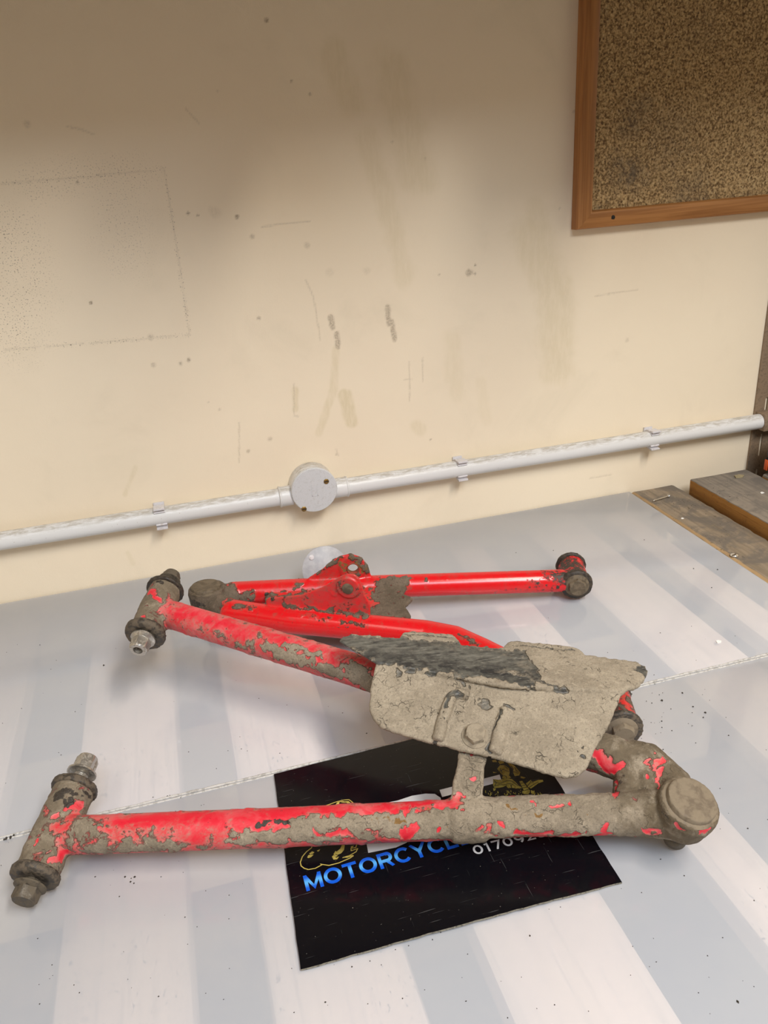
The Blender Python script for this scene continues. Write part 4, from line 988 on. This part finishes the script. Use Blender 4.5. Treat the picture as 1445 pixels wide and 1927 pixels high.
def chip(name, px, py, z, pts, mat, label, cat, th=.0008):
    c = P(px, py, z); bm = bmesh.new(); prism_bm(bm, [Vector((c.x+x, c.y+y, z+th/2)) for x, y in pts], (0, 0, th)); return props(from_bm(name, bm, mat, smooth=False), label, cat)
chip('wood_chip', 1390, 897, .0156, [(-.008, -.004), (.002, -.006), (.009, -.001), (.004, .005), (-.005, .004)], M_CHIP, 'pale curled wood chip on the thick raised plank', 'wood chip', .0016)
M_PAPER = mat_simple('white_scrap', (.85, .84, .82), .6)
chip('paper_scrap', 1434, 928, .0156, [(-.003, -.002), (.003, -.001), (.002, .003), (-.002, .002)], M_PAPER, 'tiny white scrap on the thick raised plank', 'scrap')
chip('paper_scrap', 1284, 976, -.0010, [(-.002, -.0015), (.002, -.001), (.001, .002), (-.002, .001)], M_PAPER, 'tiny white scrap on the lower weathered plank', 'scrap')
t = chip('paint_flake', 1352, 1208, .0001, [(-.003, -.002), (.001, -.0025), (.0035, 0), (.001, .0025), (-.002, .002)], M_PAPER, 'white paint flake with an orange corner on the rear plastic sheet', 'flake')
# reflection of the junction box lid in the sheet, built as a standing disc
M_CLEAR = NT('lid_reflection_tint'); _t = M_CLEAR.n('ShaderNodeBsdfTransparent'); _m = M_CLEAR.n('ShaderNodeMixShader')
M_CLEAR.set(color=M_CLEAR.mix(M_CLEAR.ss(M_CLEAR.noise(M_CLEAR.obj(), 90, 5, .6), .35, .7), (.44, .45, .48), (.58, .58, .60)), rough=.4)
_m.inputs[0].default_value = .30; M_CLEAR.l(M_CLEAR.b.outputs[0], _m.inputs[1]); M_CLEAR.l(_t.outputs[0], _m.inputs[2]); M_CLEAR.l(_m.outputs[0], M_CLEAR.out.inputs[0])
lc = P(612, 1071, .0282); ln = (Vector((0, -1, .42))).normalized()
t = empty('lid_reflection', (lc.x, lc.y, 0), 'pale translucent disc standing in for the junction box lid reflected in the sheet', 'lid')
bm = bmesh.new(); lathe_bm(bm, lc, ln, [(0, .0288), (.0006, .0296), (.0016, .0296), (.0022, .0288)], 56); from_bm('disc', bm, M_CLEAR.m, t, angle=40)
bm = bmesh.new(); sp = PL(586, 1049, lc+ln*.0024, ln); lathe_bm(bm, sp, ln, [(0, .0034), (.0008, .0032), (.0012, .0022)], 20); from_bm('screw', bm, M_CLIP, t, angle=40)  # screw of the reflected lid, modelled on the disc
# crumbs of dirt on the sheets and sign: far too many to count
rnd = random.Random(12); bm = bmesh.new()
def crumb(px, py, r, z=.0002):
    p = P(px, py, z); s = r/1900.
    vs = [bm.verts.new((p.x+math.cos(a)*s*(.6+.6*rnd.random()), p.y+math.sin(a)*s*(.6+.6*rnd.random()), z)) for a in (0, 1.5, 3.1, 4.6)]
    tp = bm.verts.new((p.x, p.y, z+s*.9))
    for i in range(4): bm.faces.new((vs[i], vs[(i+1) % 4], tp))
    bm.faces.new(list(reversed(vs)))
for x, y, r in ((195, 1252, 3), (235, 1650, 2), (247, 1653, 1.5), (254, 1650, 2.5), (246, 1659, 2), (252, 1662, 1.6), (179, 1650, 1.5), (12, 1578, 4), (20, 1576, 4), (26, 1572, 3), (8, 1580, 3), (303, 1650, 1.2),
                (1179, 1304, 5), (1183, 1302, 3), (1188, 1306, 2), (1245, 1318, 3), (1284, 1304, 2.2), (1304, 1330, 2), (1327, 1341, 2.5), (1323, 1350, 2), (1371, 1384, 1.6), (1232, 1287, 1.4), (1264, 1375, 1.5), (1309, 1398, 1.4),
                (1388, 1885, 2.4), (997, 1761, 1.8), (1407, 1559, 1.6), (1243, 1617, 1.6), (612, 1886, 1.6), (690, 1380, 1.8), (1305, 1070, 2), (1350, 1072, 2), (1339, 1106, 2), (971, 1040, 1.6), (1212, 1016, 1.6), (1041, 1036, 1.6), (315, 1498, 1.4), (562, 1089, 2.5), (615, 1052, 0)):
    if r: crumb(x, y, r)
for k in range(230): crumb(rnd.random()*1445, 1160+rnd.random()*760, .5+rnd.random()*.8)
for k in range(60): crumb(1180+rnd.gauss(0, 55), 1340+rnd.gauss(0, 45), .6+rnd.random()*1.0)
props(from_bm('dirt_crumbs', bm, mat_simple('dark_crumb', (.035, .028, .02), .8), smooth=False), 'dark crumbs of dried dirt scattered over the white plastic sheets', 'dirt', kind='stuff')
